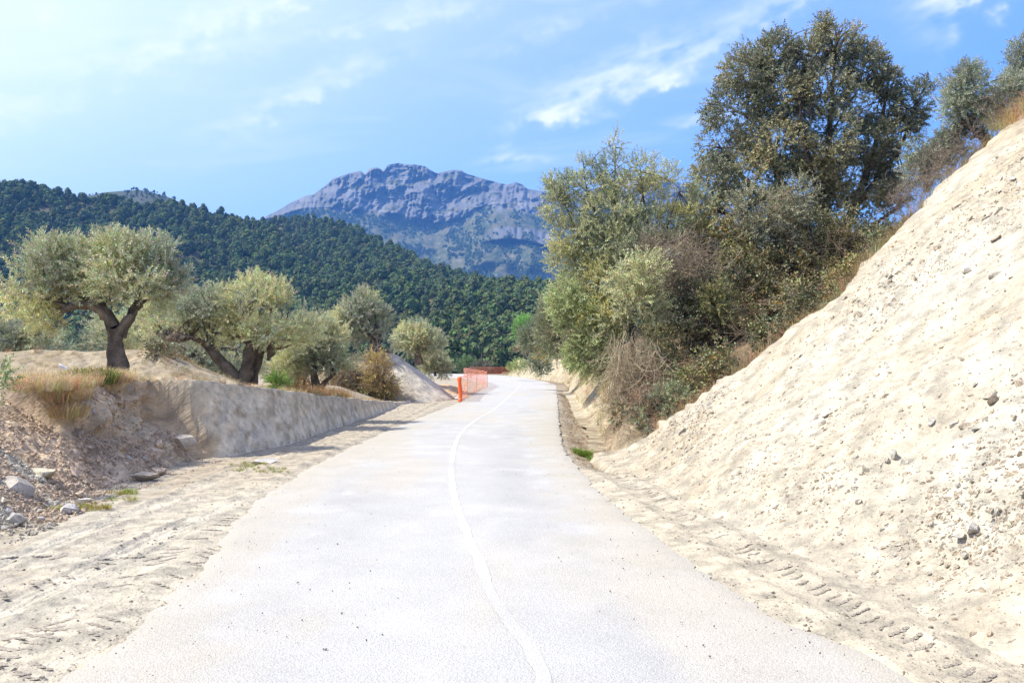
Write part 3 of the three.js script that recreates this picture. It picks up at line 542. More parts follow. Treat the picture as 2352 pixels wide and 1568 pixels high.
{ // clods and stones stuck in the slumped corner
  const r = rng(5252), list = []; let n = 0;
  const on = () => { const d = 11.9 + 2.5 * r(), o = 0.1 + 1.15 * r(), a = bankSurface(o, d); if (a.y > a.T - 0.1 || a.tal > 0.6 || a.smooth > 0.85) return null; const b = bankSurface(o + 0.04, d), c = bankSurface(o, d + 0.04), P = V(a.x, a.y, a.z), N = V(b.x - a.x, b.y - a.y, b.z - a.z).cross(V(c.x - a.x, c.y - a.y, c.z - a.z)).normalize(); if (N.x < 0) N.negate(); return [P, N]; };
  for (let i = 0; i < 9000 && list.length < 2600; i++) { const q = on(); if (!q || r() > 0.3 + 0.9 * clamp(fbm(q[0].z * 2, q[0].y * 2.6, 3, 631))) continue; const s = 0.010 + 0.028 * Math.pow(r(), 2.4); list.push({ m: settle(new THREE.Matrix4(), q[0].addScaledVector(q[1], -s * 0.1), q[1], s, r, 1.2), c: grey(0.78 + 0.35 * r(), 0.03) }); }
  scatter('clods', toRed, stoneMat, list, leftBank);
  while (n < 70) { const q = on(); if (!q) continue; n++; const m = part('stone', r() < 0.6 ? toRed[Math.floor(r() * 6)] : toGrey[Math.floor(r() * 6)], stoneMat, leftBank), s = 0.035 + 0.06 * Math.pow(r(), 2); settle(tmpM, q[0].addScaledVector(q[1], -s * 0.2), q[1], s, r, 1.3); tmpM.decompose(m.position, m.quaternion, m.scale); }
}
// loose gravel and clods on the flat shoulders
const groundMesh = scene.children.find((c) => c.name === 'ground');
{
  const r = rng(6303), list = [], up = V(0, 1, 0);
  for (let i = 0; i < 120000 && list.length < 8500; i++) {
    const d = 3.4 + 30 * Math.pow(r(), 1.8), side = r() < 0.55, L = edgeL(d), R = edgeR(d);
    const x = side ? L + 0.25 - (L - footL(d) + 0.4) * r() : R - 0.15 + (footR(d) - R + 0.5) * r();
    const k = fbm(x * 1.6, d * 0.7, 4, 621); if (r() > 0.18 + 0.9 * clamp(k)) continue;
    const size = (0.003 + 0.014 * Math.pow(r(), 4.5)) * (1 + d / 30) * (side ? 1.0 : 1.15);
    list.push({ m: settle(new THREE.Matrix4(), V(x, groundH(x, -d) + size * 0.05, -d), up, size, r), c: grey(0.80 + 0.25 * r(), 0.06 * (r() - 0.3)) });
  }
  for (let i = 0; i < 900; i++) { const t = r(), j = Math.floor(NR * (0.05 + 0.6 * t)), a = roadL[j], b = roadR[j], w = r() < 0.5 ? Math.pow(r(), 2) * 0.4 : 1 - Math.pow(r(), 2) * 0.3, size = 0.004 + 0.006 * r() * r(); const x = lerp(a.x, b.x, w), z = lerp(a.z, b.z, w); list.push({ m: settle(new THREE.Matrix4(), V(x, 0.022 + size * 0.3, z), up, size, r), c: grey(0.45 + 0.5 * r()) }); }
  scatter('gravel', toGrey.slice(0, 3).concat(stoneVariants.slice(0, 3)), stoneMat, list, groundMesh);
}
// ridges of earth pressed up by a lugged tyre on both shoulders
const clod = (() => { const g = new THREE.IcosahedronGeometry(1, 2), p = g.attributes.position; for (let i = 0; i < p.count; i++) { const v = V(p.getX(i), p.getY(i), p.getZ(i)); v.multiplyScalar(1 + 0.28 * n3(v.x * 2.1 + 3, v.y * 2.1, v.z * 2.1) + 0.15 * n3(v.x * 5, v.y * 5, v.z * 5)); p.setXYZ(i, v.x, v.y, v.z); } g.computeVertexNormals(); const c = new Float32Array(p.count * 3); for (let i = 0; i < c.length; i++) c[i] = [0.36, 0.32, 0.265][i % 3] * GK; const uv = new Float32Array(p.count * 2); for (let i = 0; i < p.count; i++) { uv[i * 2] = p.getX(i) * 0.12 + 0.4; uv[i * 2 + 1] = p.getZ(i) * 0.12 + p.getY(i) * 0.1; } g.setAttribute('uv', new THREE.BufferAttribute(uv, 2)); g.setAttribute('color', new THREE.BufferAttribute(c, 3)); return g; })();
{
  const r = rng(7404), list = [];
  const lug = (x, d, ang, len, w, h) => { const n = 4; for (let k = 0; k < n; k++) { const t = (k + 0.5) / n - 0.5, c = Math.cos(ang), s = Math.sin(ang), bow = (t * t - 0.1) * 0.25 * len; const px = x + c * t * len - s * bow + (r() - 0.5) * 0.01, pd = d + s * t * len + c * bow; const m = new THREE.Matrix4(), e = new THREE.Euler(0, ang + (r() - 0.5) * 0.6, 0); m.compose(V(px, groundH(px, -pd) + 0.002, -pd), new THREE.Quaternion().setFromEuler(e), V(len / n * (0.62 + 0.2 * r()), h * (0.7 + 0.5 * r()), w * (0.7 + 0.6 * r()))); list.push({ m, c: grey(0.9 + 0.15 * r(), 0.02) }); } };
  for (let d = 4.1; d < 13; d += 0.13 + 0.0 * r()) { if (r() < 0.2 + sstep(6, 9, d) * 0.45) continue; const x = footR(d) - 0.13 + 0.05 * (r() - 0.5); lug(x, d + 0.03 * (r() - 0.5), 0.55 + 0.4 * (r() - 0.5), 0.13 + 0.06 * r(), 0.014, 0.008 * (1 - 0.5 * sstep(6, 10, d))); }
  for (let d = 4.2; d < 9; d += 0.14) { if (r() < 0.6) continue; const x = -2.42 - 0.03 * d; lug(x - 0.13, d, 0.5, 0.17, 0.018, 0.002); lug(x + 0.13, d + 0.07, -0.5, 0.17, 0.018, 0.002); }
  for (let d = 4.2; d < 7.5; d += 0.15) { if (r() < 0.35) continue; lug(-3.55 + 0.22 * (d - 5) , d, -0.7 , 0.18, 0.018, 0.002); }
  for (let x = -4.4; x < -2.3; x += 0.13) { if (r() < 0.25) continue; lug(x, 7.05 + 0.05 * Math.sin(x * 3), 1.0, 0.14, 0.014, 0.005); }
  for (let d = 4.1; d < 5.2; d += 0.12) lug(-2.72, d, -0.35, 0.26, 0.018, 0.005);
  scatter('tyre_ridges', [clod], dirtMat, list, groundMesh);
}
// the rocks one can name
function rock(name, label, P, size, shape, tone, turn = 0, squash = 0.7, group) {
  const g = tinted(stoneGeo(shape, squash, 22), tone), m = new THREE.Mesh(g, stoneMat); m.name = numbered(name); tag(m, label, name, group);
  m.position.copy(P); m.rotation.y = turn; m.scale.set(size[0], size[1], size[2]); return put(m);
}
const W0 = (u, v) => { const d = FOCAL * EYE / (v - CV); return V((u - CU) / FOCAL * d, 0, -d); };
{
  const at = (u, v, h) => { const p = W0(u, v); p.y = h; return p; };
  rock('boulder', 'biggest pale grey boulder at the left edge of the photo', at(20, 1172, 0.15), [0.27, 0.25, 0.24], 31, [0.40, 0.355, 0.30], 0.4, 0.85);
  rock('rock', 'rounded cream rock lying on the rubble just above the biggest boulder', at(68, 1150, 0.17).add(V(0, 0.10, -0.25)), [0.17, 0.12, 0.12], 32, [0.47, 0.42, 0.31], 0.2, 0.75);
  rock('rock', 'angular grey rock in front of the biggest boulder, beside the tyre-marked ground', at(38, 1212, 0.06), [0.09, 0.10, 0.09], 33, [0.40, 0.375, 0.325], 0.9, 0.9);
  rock('rock', 'bluish-white rock tucked against the lower front of the biggest boulder', at(10, 1195, 0.07), [0.12, 0.09, 0.10], 34, [0.47, 0.45, 0.45], 1.7, 0.8);
  rock('rock', 'lone grey dome-shaped rock on the ground in front of the yellowish grass patch', at(157, 1180, 0.05), [0.10, 0.09, 0.09], 35, [0.46, 0.43, 0.40], 0.1, 0.8);
  rock('rock', 'flat pale rock between the rubble foot and the green grass tufts', at(186, 1158, 0.04), [0.14, 0.06, 0.09], 36, [0.50, 0.46, 0.39], 0.2, 0.6);
  rock('rock', 'small grey rock in the shadow to the right of the biggest boulder', at(94, 1196, 0.02), [0.055, 0.04, 0.05], 37, [0.42, 0.39, 0.37], 0.2, 0.7);
  rock('rock', 'upright tan slab-like rock at the foot of the rubble near the slumped corner', at(172, 1098, 0.18).add(V(-0.02, 0, 0.05)), [0.15, 0.19, 0.13], 38, [0.43, 0.345, 0.26], 0.7, 1.0);
  rock('rock', 'orange-tan split rock right of the upright slab-like rock', at(198, 1098, 0.14), [0.12, 0.13, 0.10], 39, [0.45, 0.325, 0.23], 0.3, 0.9);
  rock('rock', 'white smooth rock at the lowest point between rubble and slumped bank', at(218, 1105, 0.06), [0.10, 0.075, 0.08], 40, [0.60, 0.585, 0.56], 0.2, 0.8);
  rock('rock', 'tan lump of rock in front of the slumped bank, lowest of its group', at(333, 1103, 0.06), [0.20, 0.11, 0.12], 41, [0.43, 0.36, 0.275], 0.1, 0.7);
  rock('rock', 'rounded tan rock behind the tan lump in front of the slumped bank', at(362, 1092, 0.06), [0.12, 0.10, 0.10], 42, [0.42, 0.34, 0.255], 0.6, 0.8);
  rock('rock', 'cream rock leaning at the near end of the smooth dug bank', at(436, 1060, 0.33).add(V(-0.05, 0, 0.1)), [0.17, 0.15, 0.14], 43, [0.46, 0.40, 0.32], 0.5, 0.8);
  rock('rock', 'whitish half-buried rock beside the foot of the smooth dug bank', at(610, 1062, 0.02), [0.22, 0.09, 0.15], 44, [0.47, 0.44, 0.40], 0.3, 0.6);
  rock('rock', 'smooth round cream rock at the foot of the white embankment', at(1802, 1222, 0.04), [0.052, 0.055, 0.05], 45, [0.56, 0.54, 0.48], 0.6, 0.95);
  const onSlope = (u, v) => { for (let d = 3.5; d < 15; d += 0.01) { const P = bearing(u, v, d), Q = slopeAt(P.x - footR(d), -d); if (Q.y > P.y - 0.02) return Q; } return W0(u, v); };
  rock('rock', 'largest white angular rock low on the embankment with its shadow to the right', onSlope(2210, 1218).add(V(-0.02, 0.03, 0)), [0.075, 0.06, 0.06], 46, [0.50, 0.46, 0.40], 0.6, 0.85);
  rock('rock', 'flat white slab just below the largest white angular rock on the embankment', onSlope(2188, 1232).add(V(-0.02, 0.015, 0)), [0.08, 0.03, 0.05], 47, [0.49, 0.45, 0.39], 0.3, 0.6);
}
// ================================================================ PLANTS: their pieces
const leafMat = (name, rough, trans, spec = 0.6) => new THREE.MeshPhysicalMaterial({ name, vertexColors: true, roughness: rough, transmission: trans, thickness: 0, specularIntensity: spec, side: THREE.DoubleSide });
const oliveLeaf = leafMat('olive_leaf', 0.55, 0.42, 0.9), oakLeaf = leafMat('oak_leaf', 0.5, 0.36, 0.9), shrubLeaf = leafMat('shrub_leaf', 0.58, 0.42, 0.7), pineLeaf = leafMat('pine_needles', 0.9, 0.12, 0.2), strawMat = leafMat('dry_grass', 0.85, 0.42, 0.3);
const barkMat = new THREE.MeshPhysicalMaterial({ name: 'bark', map: grain, bumpMap: grainBump, bumpScale: 0.03, vertexColors: true, roughness: 0.95, specularIntensity: 0.2 });
const stemMat = new THREE.MeshPhysicalMaterial({ name: 'dry_stem', vertexColors: true, roughness: 0.85, specularIntensity: 0.3 });
function soup(tris, cols) {                                           // flat triangles with a colour each
  const g = new THREE.BufferGeometry(), p = new Float32Array(tris.length * 9), c = new Float32Array(tris.length * 9);
  tris.forEach((t, i) => { for (let k = 0; k < 3; k++) { p.set([t[k].x, t[k].y, t[k].z], i * 9 + k * 3); c.set(cols[i], i * 9 + k * 3); } });
  g.setAttribute('position', new THREE.BufferAttribute(p, 3)); g.setAttribute('color', new THREE.BufferAttribute(c, 3)); g.computeVertexNormals();
  return g;
}
function sprig(seed, { len = 0.3, n = 16, leaf = 0.06, width = 0.014, open = 0.9, bend = 0.2, tones, stem = [0.16, 0.13, 0.09], sw = 0.003, side = 1 }) {
  const r = rng(seed), T = [], K = [], ax = (t) => V(bend * len * t * t * 0.6, len * t, bend * len * 0.3 * Math.sin(t * 3));
  const strip = (a, b, w, c) => { const d = b.clone().sub(a).normalize(), s = V(d.y, -d.x, 0.3).normalize().multiplyScalar(w), s2 = V(0.3, d.z, -d.y).normalize().multiplyScalar(w); for (const q of [s, s2]) { T.push([a.clone().sub(q), a.clone().add(q), b.clone()]); K.push(c); } };
  if (sw) { strip(ax(0), ax(0.55), sw, stem); strip(ax(0.5), ax(1), sw * 0.7, stem); }
  for (let i = 0; i < n; i++) {
    const t = 0.1 + 0.9 * (i + r() * 0.7) / n, b = ax(t), a = i * 2.4 + r() * 1.2, o = open * (0.6 + 0.7 * r()) * (1 - 0.35 * t), l = leaf * (0.7 + 0.55 * r()), w = width * (0.75 + 0.5 * r());
    const dir = V(Math.cos(a) * Math.sin(o) * side, Math.cos(o), Math.sin(a) * Math.sin(o)).normalize(), acr = V(0.3 * (r() - 0.5), r() - 0.5, r() - 0.5).cross(dir).normalize(), up = dir.clone().cross(acr).multiplyScalar(w * 0.5);
    const mid = b.clone().addScaledVector(dir, l * 0.5), tip = b.clone().addScaledVector(dir, l).addScaledVector(up, -0.6), L = mid.clone().addScaledVector(acr, w).add(up), R = mid.clone().addScaledVector(acr, -w).add(up);
    const c = tones[Math.floor(r() * tones.length)].map((x) => x * (0.8 + 0.4 * r()));
    T.push([b, L, tip], [b, tip, R]); K.push(c, c);
  }
  return soup(T, K);
}
const oliveTones = [[0.46, 0.495, 0.265], [0.55, 0.575, 0.37], [0.42, 0.455, 0.23], [0.61, 0.625, 0.47]];
const oliveSprigs = [1, 2, 3, 4].map((s) => sprig(900 + s, { len: 0.26, n: 22, leaf: 0.055, width: 0.0092, open: 1.15, tones: oliveTones }));
const oliveShoots = [1, 2].map((s) => sprig(920 + s, { len: 0.42, n: 24, leaf: 0.06, width: 0.009, open: 0.55, bend: 0.1, tones: oliveTones }));
const oakTones = [[0.30, 0.30, 0.155], [0.39, 0.365, 0.205], [0.23, 0.245, 0.12], [0.38, 0.34, 0.20], [0.37, 0.375, 0.25]];
const oakSprigs = [1, 2, 3, 4].map((s) => sprig(940 + s, { len: 0.25, n: 16, leaf: 0.050, width: 0.016, open: 1.1, bend: 0.35, tones: oakTones, stem: [0.12, 0.10, 0.08] }));
const shrubTones = [[0.46, 0.475, 0.22], [0.55, 0.545, 0.31], [0.39, 0.41, 0.18], [0.60, 0.575, 0.38], [0.46, 0.465, 0.28]];
const shrubSprigs = [1, 2, 3, 4].map((s) => sprig(960 + s, { len: 0.27, n: 16, leaf: 0.048, width: 0.013, open: 1.0, bend: 0.3, tones: shrubTones, stem: [0.17, 0.14, 0.10] }));
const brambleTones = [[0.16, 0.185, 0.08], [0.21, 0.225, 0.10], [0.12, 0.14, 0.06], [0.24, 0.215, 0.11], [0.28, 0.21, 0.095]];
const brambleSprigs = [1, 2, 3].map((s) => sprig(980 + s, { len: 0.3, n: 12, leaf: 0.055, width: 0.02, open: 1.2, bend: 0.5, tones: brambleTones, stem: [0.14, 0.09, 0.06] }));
const silverTones = [[0.33, 0.345, 0.21], [0.40, 0.405, 0.28], [0.27, 0.295, 0.16], [0.36, 0.36, 0.19]];
const silverSprigs = [1, 2, 3].map((s) => sprig(990 + s, { len: 0.30, n: 20, leaf: 0.062, width: 0.0105, open: 0.85, tones: silverTones }));
function dryStem(seed, droop = 0) {                                    // a thin crooked dead stem, a metre long
  const r = rng(seed), P = [V(0, 0, 0)], d = V(0.2 * (r() - 0.5), 1, 0.2 * (r() - 0.5));
  for (let i = 0; i < 7; i++) { d.add(V((r() - 0.5) * 0.55, -droop * 0.25 * i * 0.3, (r() - 0.5) * 0.55)).normalize(); P.push(P[i].clone().addScaledVector(d, 1 / 7)); }
  const gs = [new THREE.TubeGeometry(new THREE.CatmullRomCurve3(P), 9, 0.0042, 3)];
  for (let k = 0; k < 5; k++) { const b = P[2 + Math.floor(r() * 5)], e = V(r() - 0.5, r() * 0.7, r() - 0.5).normalize().multiplyScalar(0.2 + 0.25 * r()), m = b.clone().addScaledVector(e, 0.5).add(V(0.04 * (r() - 0.5), 0.03, 0.04 * (r() - 0.5))); gs.push(new THREE.TubeGeometry(new THREE.CatmullRomCurve3([b, m, b.clone().add(e)]), 4, 0.0026, 3)); }
  const g = mergeGeometries(gs.map((x) => x.toNonIndexed())); g.deleteAttribute('uv');
  const c = new Float32Array(g.attributes.position.count * 3).fill(1); g.setAttribute('color', new THREE.BufferAttribute(c, 3));
  return g;
}
const dryStems = [1, 2, 3, 4].map((s) => dryStem(s * 7 + 1, s > 2 ? 1 : 0.2));
function grassTuft(seed, n, h, lean, tones, w = 0.004) {
  const r = rng(seed), T = [], K = [];
  for (let i = 0; i < n; i++) {
    const a = r() * 6.283, q = Math.sqrt(r()) * 0.09, b = V(Math.cos(a) * q, 0, Math.sin(a) * q), l = h * (0.5 + 0.6 * r()), le = lean * (0.3 + r()), ca = Math.cos(a + r() - 0.5), sa = Math.sin(a + r() - 0.5);
    const m = b.clone().add(V(ca * le * l * 0.35, l * 0.6, sa * le * l * 0.35)), t = b.clone().add(V(ca * le * l, l * (1 - 0.35 * le), sa * le * l)), s = V(-sa, 0, ca).multiplyScalar(w);
    const c = tones[Math.floor(r() * tones.length)].map((x) => x * (0.75 + 0.5 * r()));
    T.push([b.clone().sub(s), b.clone().add(s), m.clone().add(s)], [b.clone().sub(s), m.clone().add(s), m.clone().sub(s)], [m.clone().sub(s), m.clone().add(s), t]); K.push(c, c, c);
  }
  return soup(T, K);
}
const strawTones = [[0.54, 0.455, 0.265], [0.62, 0.535, 0.35], [0.47, 0.39, 0.225], [0.43, 0.355, 0.225]];
const greenTones = [[0.16, 0.21, 0.05], [0.22, 0.26, 0.08], [0.28, 0.28, 0.10], [0.12, 0.17, 0.05]];
const straw = [1, 2, 3].map((s) => grassTuft(s + 30, 34, 0.30, 0.85, strawTones, 0.0024)), greenGrass = [1, 2, 3].map((s) => grassTuft(s + 40, 24, 0.16, 0.6, greenTones, 0.003));

// a limb: a tube along points with its own girth at each, knotted and ridged
function limb(pts, radii, o = {}) {
  const { seg = 10, side = 9, knot = 0.16, seed = 1, col = [0.15, 0.12, 0.09] } = o, curve = new THREE.CatmullRomCurve3(pts), n = (pts.length - 1) * seg, fr = curve.computeFrenetFrames(n), pos = [], colr = [], uv = [], idx = [];
  let along = 0, last = null;
  for (let i = 0; i <= n; i++) {
    const t = i / n, c = curve.getPoint(t), f = t * (radii.length - 1), k = Math.min(radii.length - 2, Math.floor(f)), R = lerp(radii[k], radii[k + 1], f - k);
    if (last) along += c.distanceTo(last); last = c;
    for (let j = 0; j <= side; j++) {
      const a = j / side * 6.2832, ca = Math.cos(a), sa = Math.sin(a), nn = fr.normals[i].clone().multiplyScalar(ca).addScaledVector(fr.binormals[i], sa);
      const rr = R * (1 + knot * (n3(ca * 1.6 + seed, sa * 1.6, along / R * 0.35) + 0.7 * n3(ca * 3.5, sa * 3.5 + seed, along / R * 0.9)) + knot * 0.8 * Math.max(0, Math.sin(a * 4 + along * 3 + 2 * n3(along * 2, seed, 1))));
      pos.push(c.x + nn.x * rr, c.y + nn.y * rr, c.z + nn.z * rr);
      const q = (0.85 + 0.4 * n3(ca * 4 + seed, sa * 4, along * 9) + 0.35 * n3(ca * 1.5, sa * 1.5 + seed, along * 2.6)) * GK; colr.push(col[0] * q, col[1] * q, col[2] * q); uv.push(a * R, along);
    }
  }
  const w = side + 1;
  for (let i = 0; i < n; i++) for (let j = 0; j < side; j++) { const a = i * w + j; idx.push(a, a + 1, a + w + 1, a, a + w + 1, a + w); }
  const g = new THREE.BufferGeometry(); g.setAttribute('position', new THREE.Float32BufferAttribute(pos, 3)); g.setAttribute('color', new THREE.Float32BufferAttribute(colr, 3)); g.setAttribute('uv', new THREE.Float32BufferAttribute(uv, 2)); g.setIndex(idx); g.computeVertexNormals();
  return g;
}
const UP = V(0, 1, 0), tq = new THREE.Quaternion(), tq2 = new THREE.Quaternion();
// leaf sprays through the outer depth of a few overlapping masses
function crown(parent, name, mat, geos, blobs, count, o = {}) {
  const { seed = 1, out = 1, up = 0.5, jit = 0.8, size = [0.8, 1.3], gap = 0.05, freq = 2.2, core = 0.42, tint = null, spread = 0.22 } = o, r = rng(seed), list = geos.map(() => []), wts = blobs.map((b) => b.w ?? (b.r.x * b.r.y + b.r.x * b.r.z + b.r.y * b.r.z)), tot = wts.reduce((a, b) => a + b, 0);
  let made = 0, guard = 0;
  while (made < count && guard++ < count * 12) {
    let k = 0, w = r() * tot; while (w > wts[k] && k < blobs.length - 1) w -= wts[k++];
    const b = blobs[k], c = 2 * r() - 1, a = r() * 6.283, s = Math.sqrt(1 - c * c), dir = V(Math.cos(a) * s, c, Math.sin(a) * s), rad = Math.pow(lerp(core ** 3, 1, r()), 1 / 3) * (1 + 0.10 * (r() - 0.5));
    const edge = 0.88 + 0.30 * n3(b.c.x * 3 + dir.x * 1.9 + seed, b.c.y + dir.y * 1.9, dir.z * 1.9) , p = V(b.c.x + dir.x * b.r.x * rad * edge, b.c.y + dir.y * b.r.y * rad * edge, b.c.z + dir.z * b.r.z * rad * edge);
    if (n3(p.x * freq + seed, p.y * freq, p.z * freq) < gap - 0.35) continue;
    let deep = false; for (const q of blobs) if (q !== b && ((p.x - q.c.x) / q.r.x) ** 2 + ((p.y - q.c.y) / q.r.y) ** 2 + ((p.z - q.c.z) / q.r.z) ** 2 < core * core) { deep = true; break; }
    if (deep && r() < 0.8) continue;
    const heading = dir.clone().multiplyScalar(out).addScaledVector(UP, up).add(V((r() - 0.5) * jit * 2, (r() - 0.5) * jit * 2, (r() - 0.5) * jit * 2)).normalize();
    tq.setFromUnitVectors(UP, heading).multiply(tq2.setFromAxisAngle(UP, r() * 6.283));
    const sc = lerp(size[0], size[1], r()), m = new THREE.Matrix4().compose(p, tq, V(sc, sc, sc));
    const patch = n3(p.x * 1.1 + 50, p.y * 1.1 + seed, p.z * 1.1), br = 1 + spread * (r() - 0.5) * 2 + 0.22 * patch, tc = tint ? tint(p, r, patch) : [1, 1, 1];
    list[made % geos.length].push([m, new THREE.Color().setRGB(br * tc[0], br * tc[1], br * tc[2])]); made++;
  }
  return plant(parent, name, mat, geos, list);
}
function plant(parent, name, mat, geos, list) {
  geos.forEach((g, k) => { if (!list[k].length) return; const im = new THREE.InstancedMesh(g, mat, list[k].length); im.name = name; im.castShadow = im.receiveShadow = true; im.userData.kind = 'stuff'; list[k].forEach(([m, c], i) => { im.setMatrixAt(i, m); im.setColorAt(i, c); }); parent.add(im); });
}
const B = (base, d, list) => list.map(([u, v, ru, rv, dz = 0, rz]) => { const c = bearing(u, v, d + dz), k = (d + dz) / FOCAL; return { c: c.sub(base), r: V(ru * k, rv * k, rz ?? Math.max(ru, rv) * k * 0.95) }; });
const rel = (base, d, list) => list.map(([u, v, dz = 0]) => bearing(u, v, d + dz).sub(base));
function twigs(parent, blobs, from, count, seed, col, rad = 0.012) {          // thin branches from the limbs into the leaf masses
  const r = rng(seed), gs = [];
  for (let i = 0; i < count; i++) {
    const b = blobs[Math.floor(r() * blobs.length)];
    const c = 2 * r() - 1, a = r() * 6.283, w = Math.sqrt(1 - c * c), e = V(b.c.x + Math.cos(a) * w * b.r.x * 0.8, b.c.y + c * b.r.y * 0.8, b.c.z + Math.sin(a) * w * b.r.z * 0.8);
    let s = from[0], bd = 1e9; for (let q = 0; q < from.length; q++) { const u = q ? from[q].clone().lerp(from[q - 1], from[q].distanceTo(from[q - 1]) < 1.6 ? r() * 0.9 : 0) : from[0], dd = u.distanceTo(e) * (0.45 + 1.1 * r()); if (dd < bd) { bd = dd; s = u; } }
    const m = s.clone().lerp(e, 0.5).add(V((r() - 0.5) * 0.3, 0.1 + 0.2 * r(), (r() - 0.5) * 0.3).multiplyScalar(s.distanceTo(e) * 0.5));
    const k = rad * (0.7 + 0.8 * r()); gs.push(limb([s, m, e], [k * 1.5, k, k * 0.35], { seg: 4, side: 4, knot: 0.1, seed: i, col }));
  }
  return part('branches', mergeGeometries(gs), barkMat, parent);
}
// ================================================================ OLIVE TREES ON THE LEFT
const oliveBark = [0.17, 0.135, 0.10];
function oliveTree(label, o) {
  const base = bearing(...o.base), d = o.base[2], t = thing('olive_tree', label, 'olive tree', base, o.group);
  const ends = [], trunkGeos = [];
  o.limbs.forEach((l, i) => { const P = rel(base, d, l.p); ends.push(...P.slice(1)); trunkGeos.push(limb(P, l.r, { seed: i * 3 + d, side: 12, knot: l.k ?? 0.26, col: oliveBark })); });
  if (trunkGeos.length) part('trunk', mergeGeometries(trunkGeos), barkMat, t);
  const bl = B(base, d, o.blobs);
  if (ends.length) twigs(t, bl, ends, o.twigs ?? 40, d * 7 | 0, [0.15, 0.13, 0.10], 0.010 * (d / 16));
  crown(t, 'crown', oliveLeaf, oliveSprigs, bl, o.n, { seed: d * 31 | 0, size: o.size ?? [0.75, 1.2], up: 0.55, jit: 1.0, core: 0.35, gap: o.gap ?? 0.02, freq: 2.4, tint: (p, r, q) => { const w = clamp(0.5 + q + 0.3 * (r() - 0.5)); return [lerp(0.92, 1.12, w), lerp(0.96, 1.08, w), lerp(1.05, 0.92, w)]; } });
  // water shoots standing up out of the top
  const r = rng(d * 97 | 0), list = [[], []];
  for (const [u, v, h, n] of o.shoots ?? []) for (let k = 0; k < n; k++) {
    const p0 = bearing(u + (r() - 0.5) * 26, v + 14 + 20 * r(), d + (r() - 0.5) * 0.9).sub(base), lean = V((r() - 0.5) * 0.25, 1, (r() - 0.5) * 0.25).normalize(), L = Math.max(0.05, h * d / FOCAL * (0.6 + 0.5 * r()) - 0.2);
    for (let q = 0; q < L / 0.2; q++) { const p = p0.clone().addScaledVector(lean, q * 0.2); tq.setFromUnitVectors(UP, lean.clone().add(V((r() - 0.5) * 0.3, 0, (r() - 0.5) * 0.3)).normalize()).multiply(tq2.setFromAxisAngle(UP, r() * 6.28)); const s = 0.75 + 0.3 * r(); list[q % 2].push([new THREE.Matrix4().compose(p, tq, V(s, s, s)), new THREE.Color().setRGB(1.15, 1.12, 1.05)]); }
  }
  plant(t, 'shoots', oliveLeaf, oliveShoots, list);
  return t;
}
oliveTree('large gnarled olive with a thick forked trunk on the brown grass bank', { base: [268, 850, 16], n: 3300, gap: 0.07, twigs: 70,
  limbs: [{ p: [[274, 868], [266, 815], [264, 778], [264, 752, -0.05]], r: [0.180, 0.135, 0.135, 0.107], k: 0.3 }, { p: [[262, 752], [252, 732], [238, 716], [215, 702], [188, 700], [160, 706], [140, 714]], r: [0.131, 0.098, 0.094, 0.082, 0.074, 0.057, 0.041] }, { p: [[272, 770], [285, 748], [297, 732], [304, 716, 0.1]], r: [0.107, 0.082, 0.074, 0.061] }, { p: [[300, 724], [315, 700, 0.2], [326, 694, 0.2], [346, 680, 0.3], [352, 690, 0.3]], r: [0.057, 0.074, 0.049, 0.066, 0.025], k: 0.5 }, { p: [[215, 702], [222, 690], [236, 684]], r: [0.057, 0.041, 0.025], k: 0.4 }, { p: [[160, 706], [120, 690], [80, 660]], r: [0.041, 0.025, 0.012] }, { p: [[230, 712], [250, 660, 0.4], [262, 600, 0.5]], r: [0.049, 0.029, 0.012] }, { p: [[320, 694, 0.2], [335, 640, 0.2], [345, 600]], r: [0.041, 0.025, 0.010] }],
  blobs: [[110, 615, 78, 58], [190, 610, 92, 60, 0.2], [285, 600, 100, 66], [355, 640, 62, 58], [50, 655, 44, 44], [262, 575, 45, 38], [345, 585, 45, 40], [105, 582, 48, 40], [235, 655, 110, 36, 0.3], [80, 680, 52, 38], [88, 722, 44, 30, 0.3], [50, 700, 40, 30], [120, 738, 26, 18, 0.4], [160, 655, 80, 30], [395, 655, 32, 38], [15, 665, 26, 30], [300, 655, 90, 40, -0.3]],
  shoots: [[75, 585, 50, 6], [120, 565, 30, 5], [170, 570, 30, 4], [270, 545, 45, 7], [300, 555, 25, 4], [335, 565, 45, 6], [380, 590, 60, 7], [25, 640, 30, 3], [255, 560, 30, 4]] });
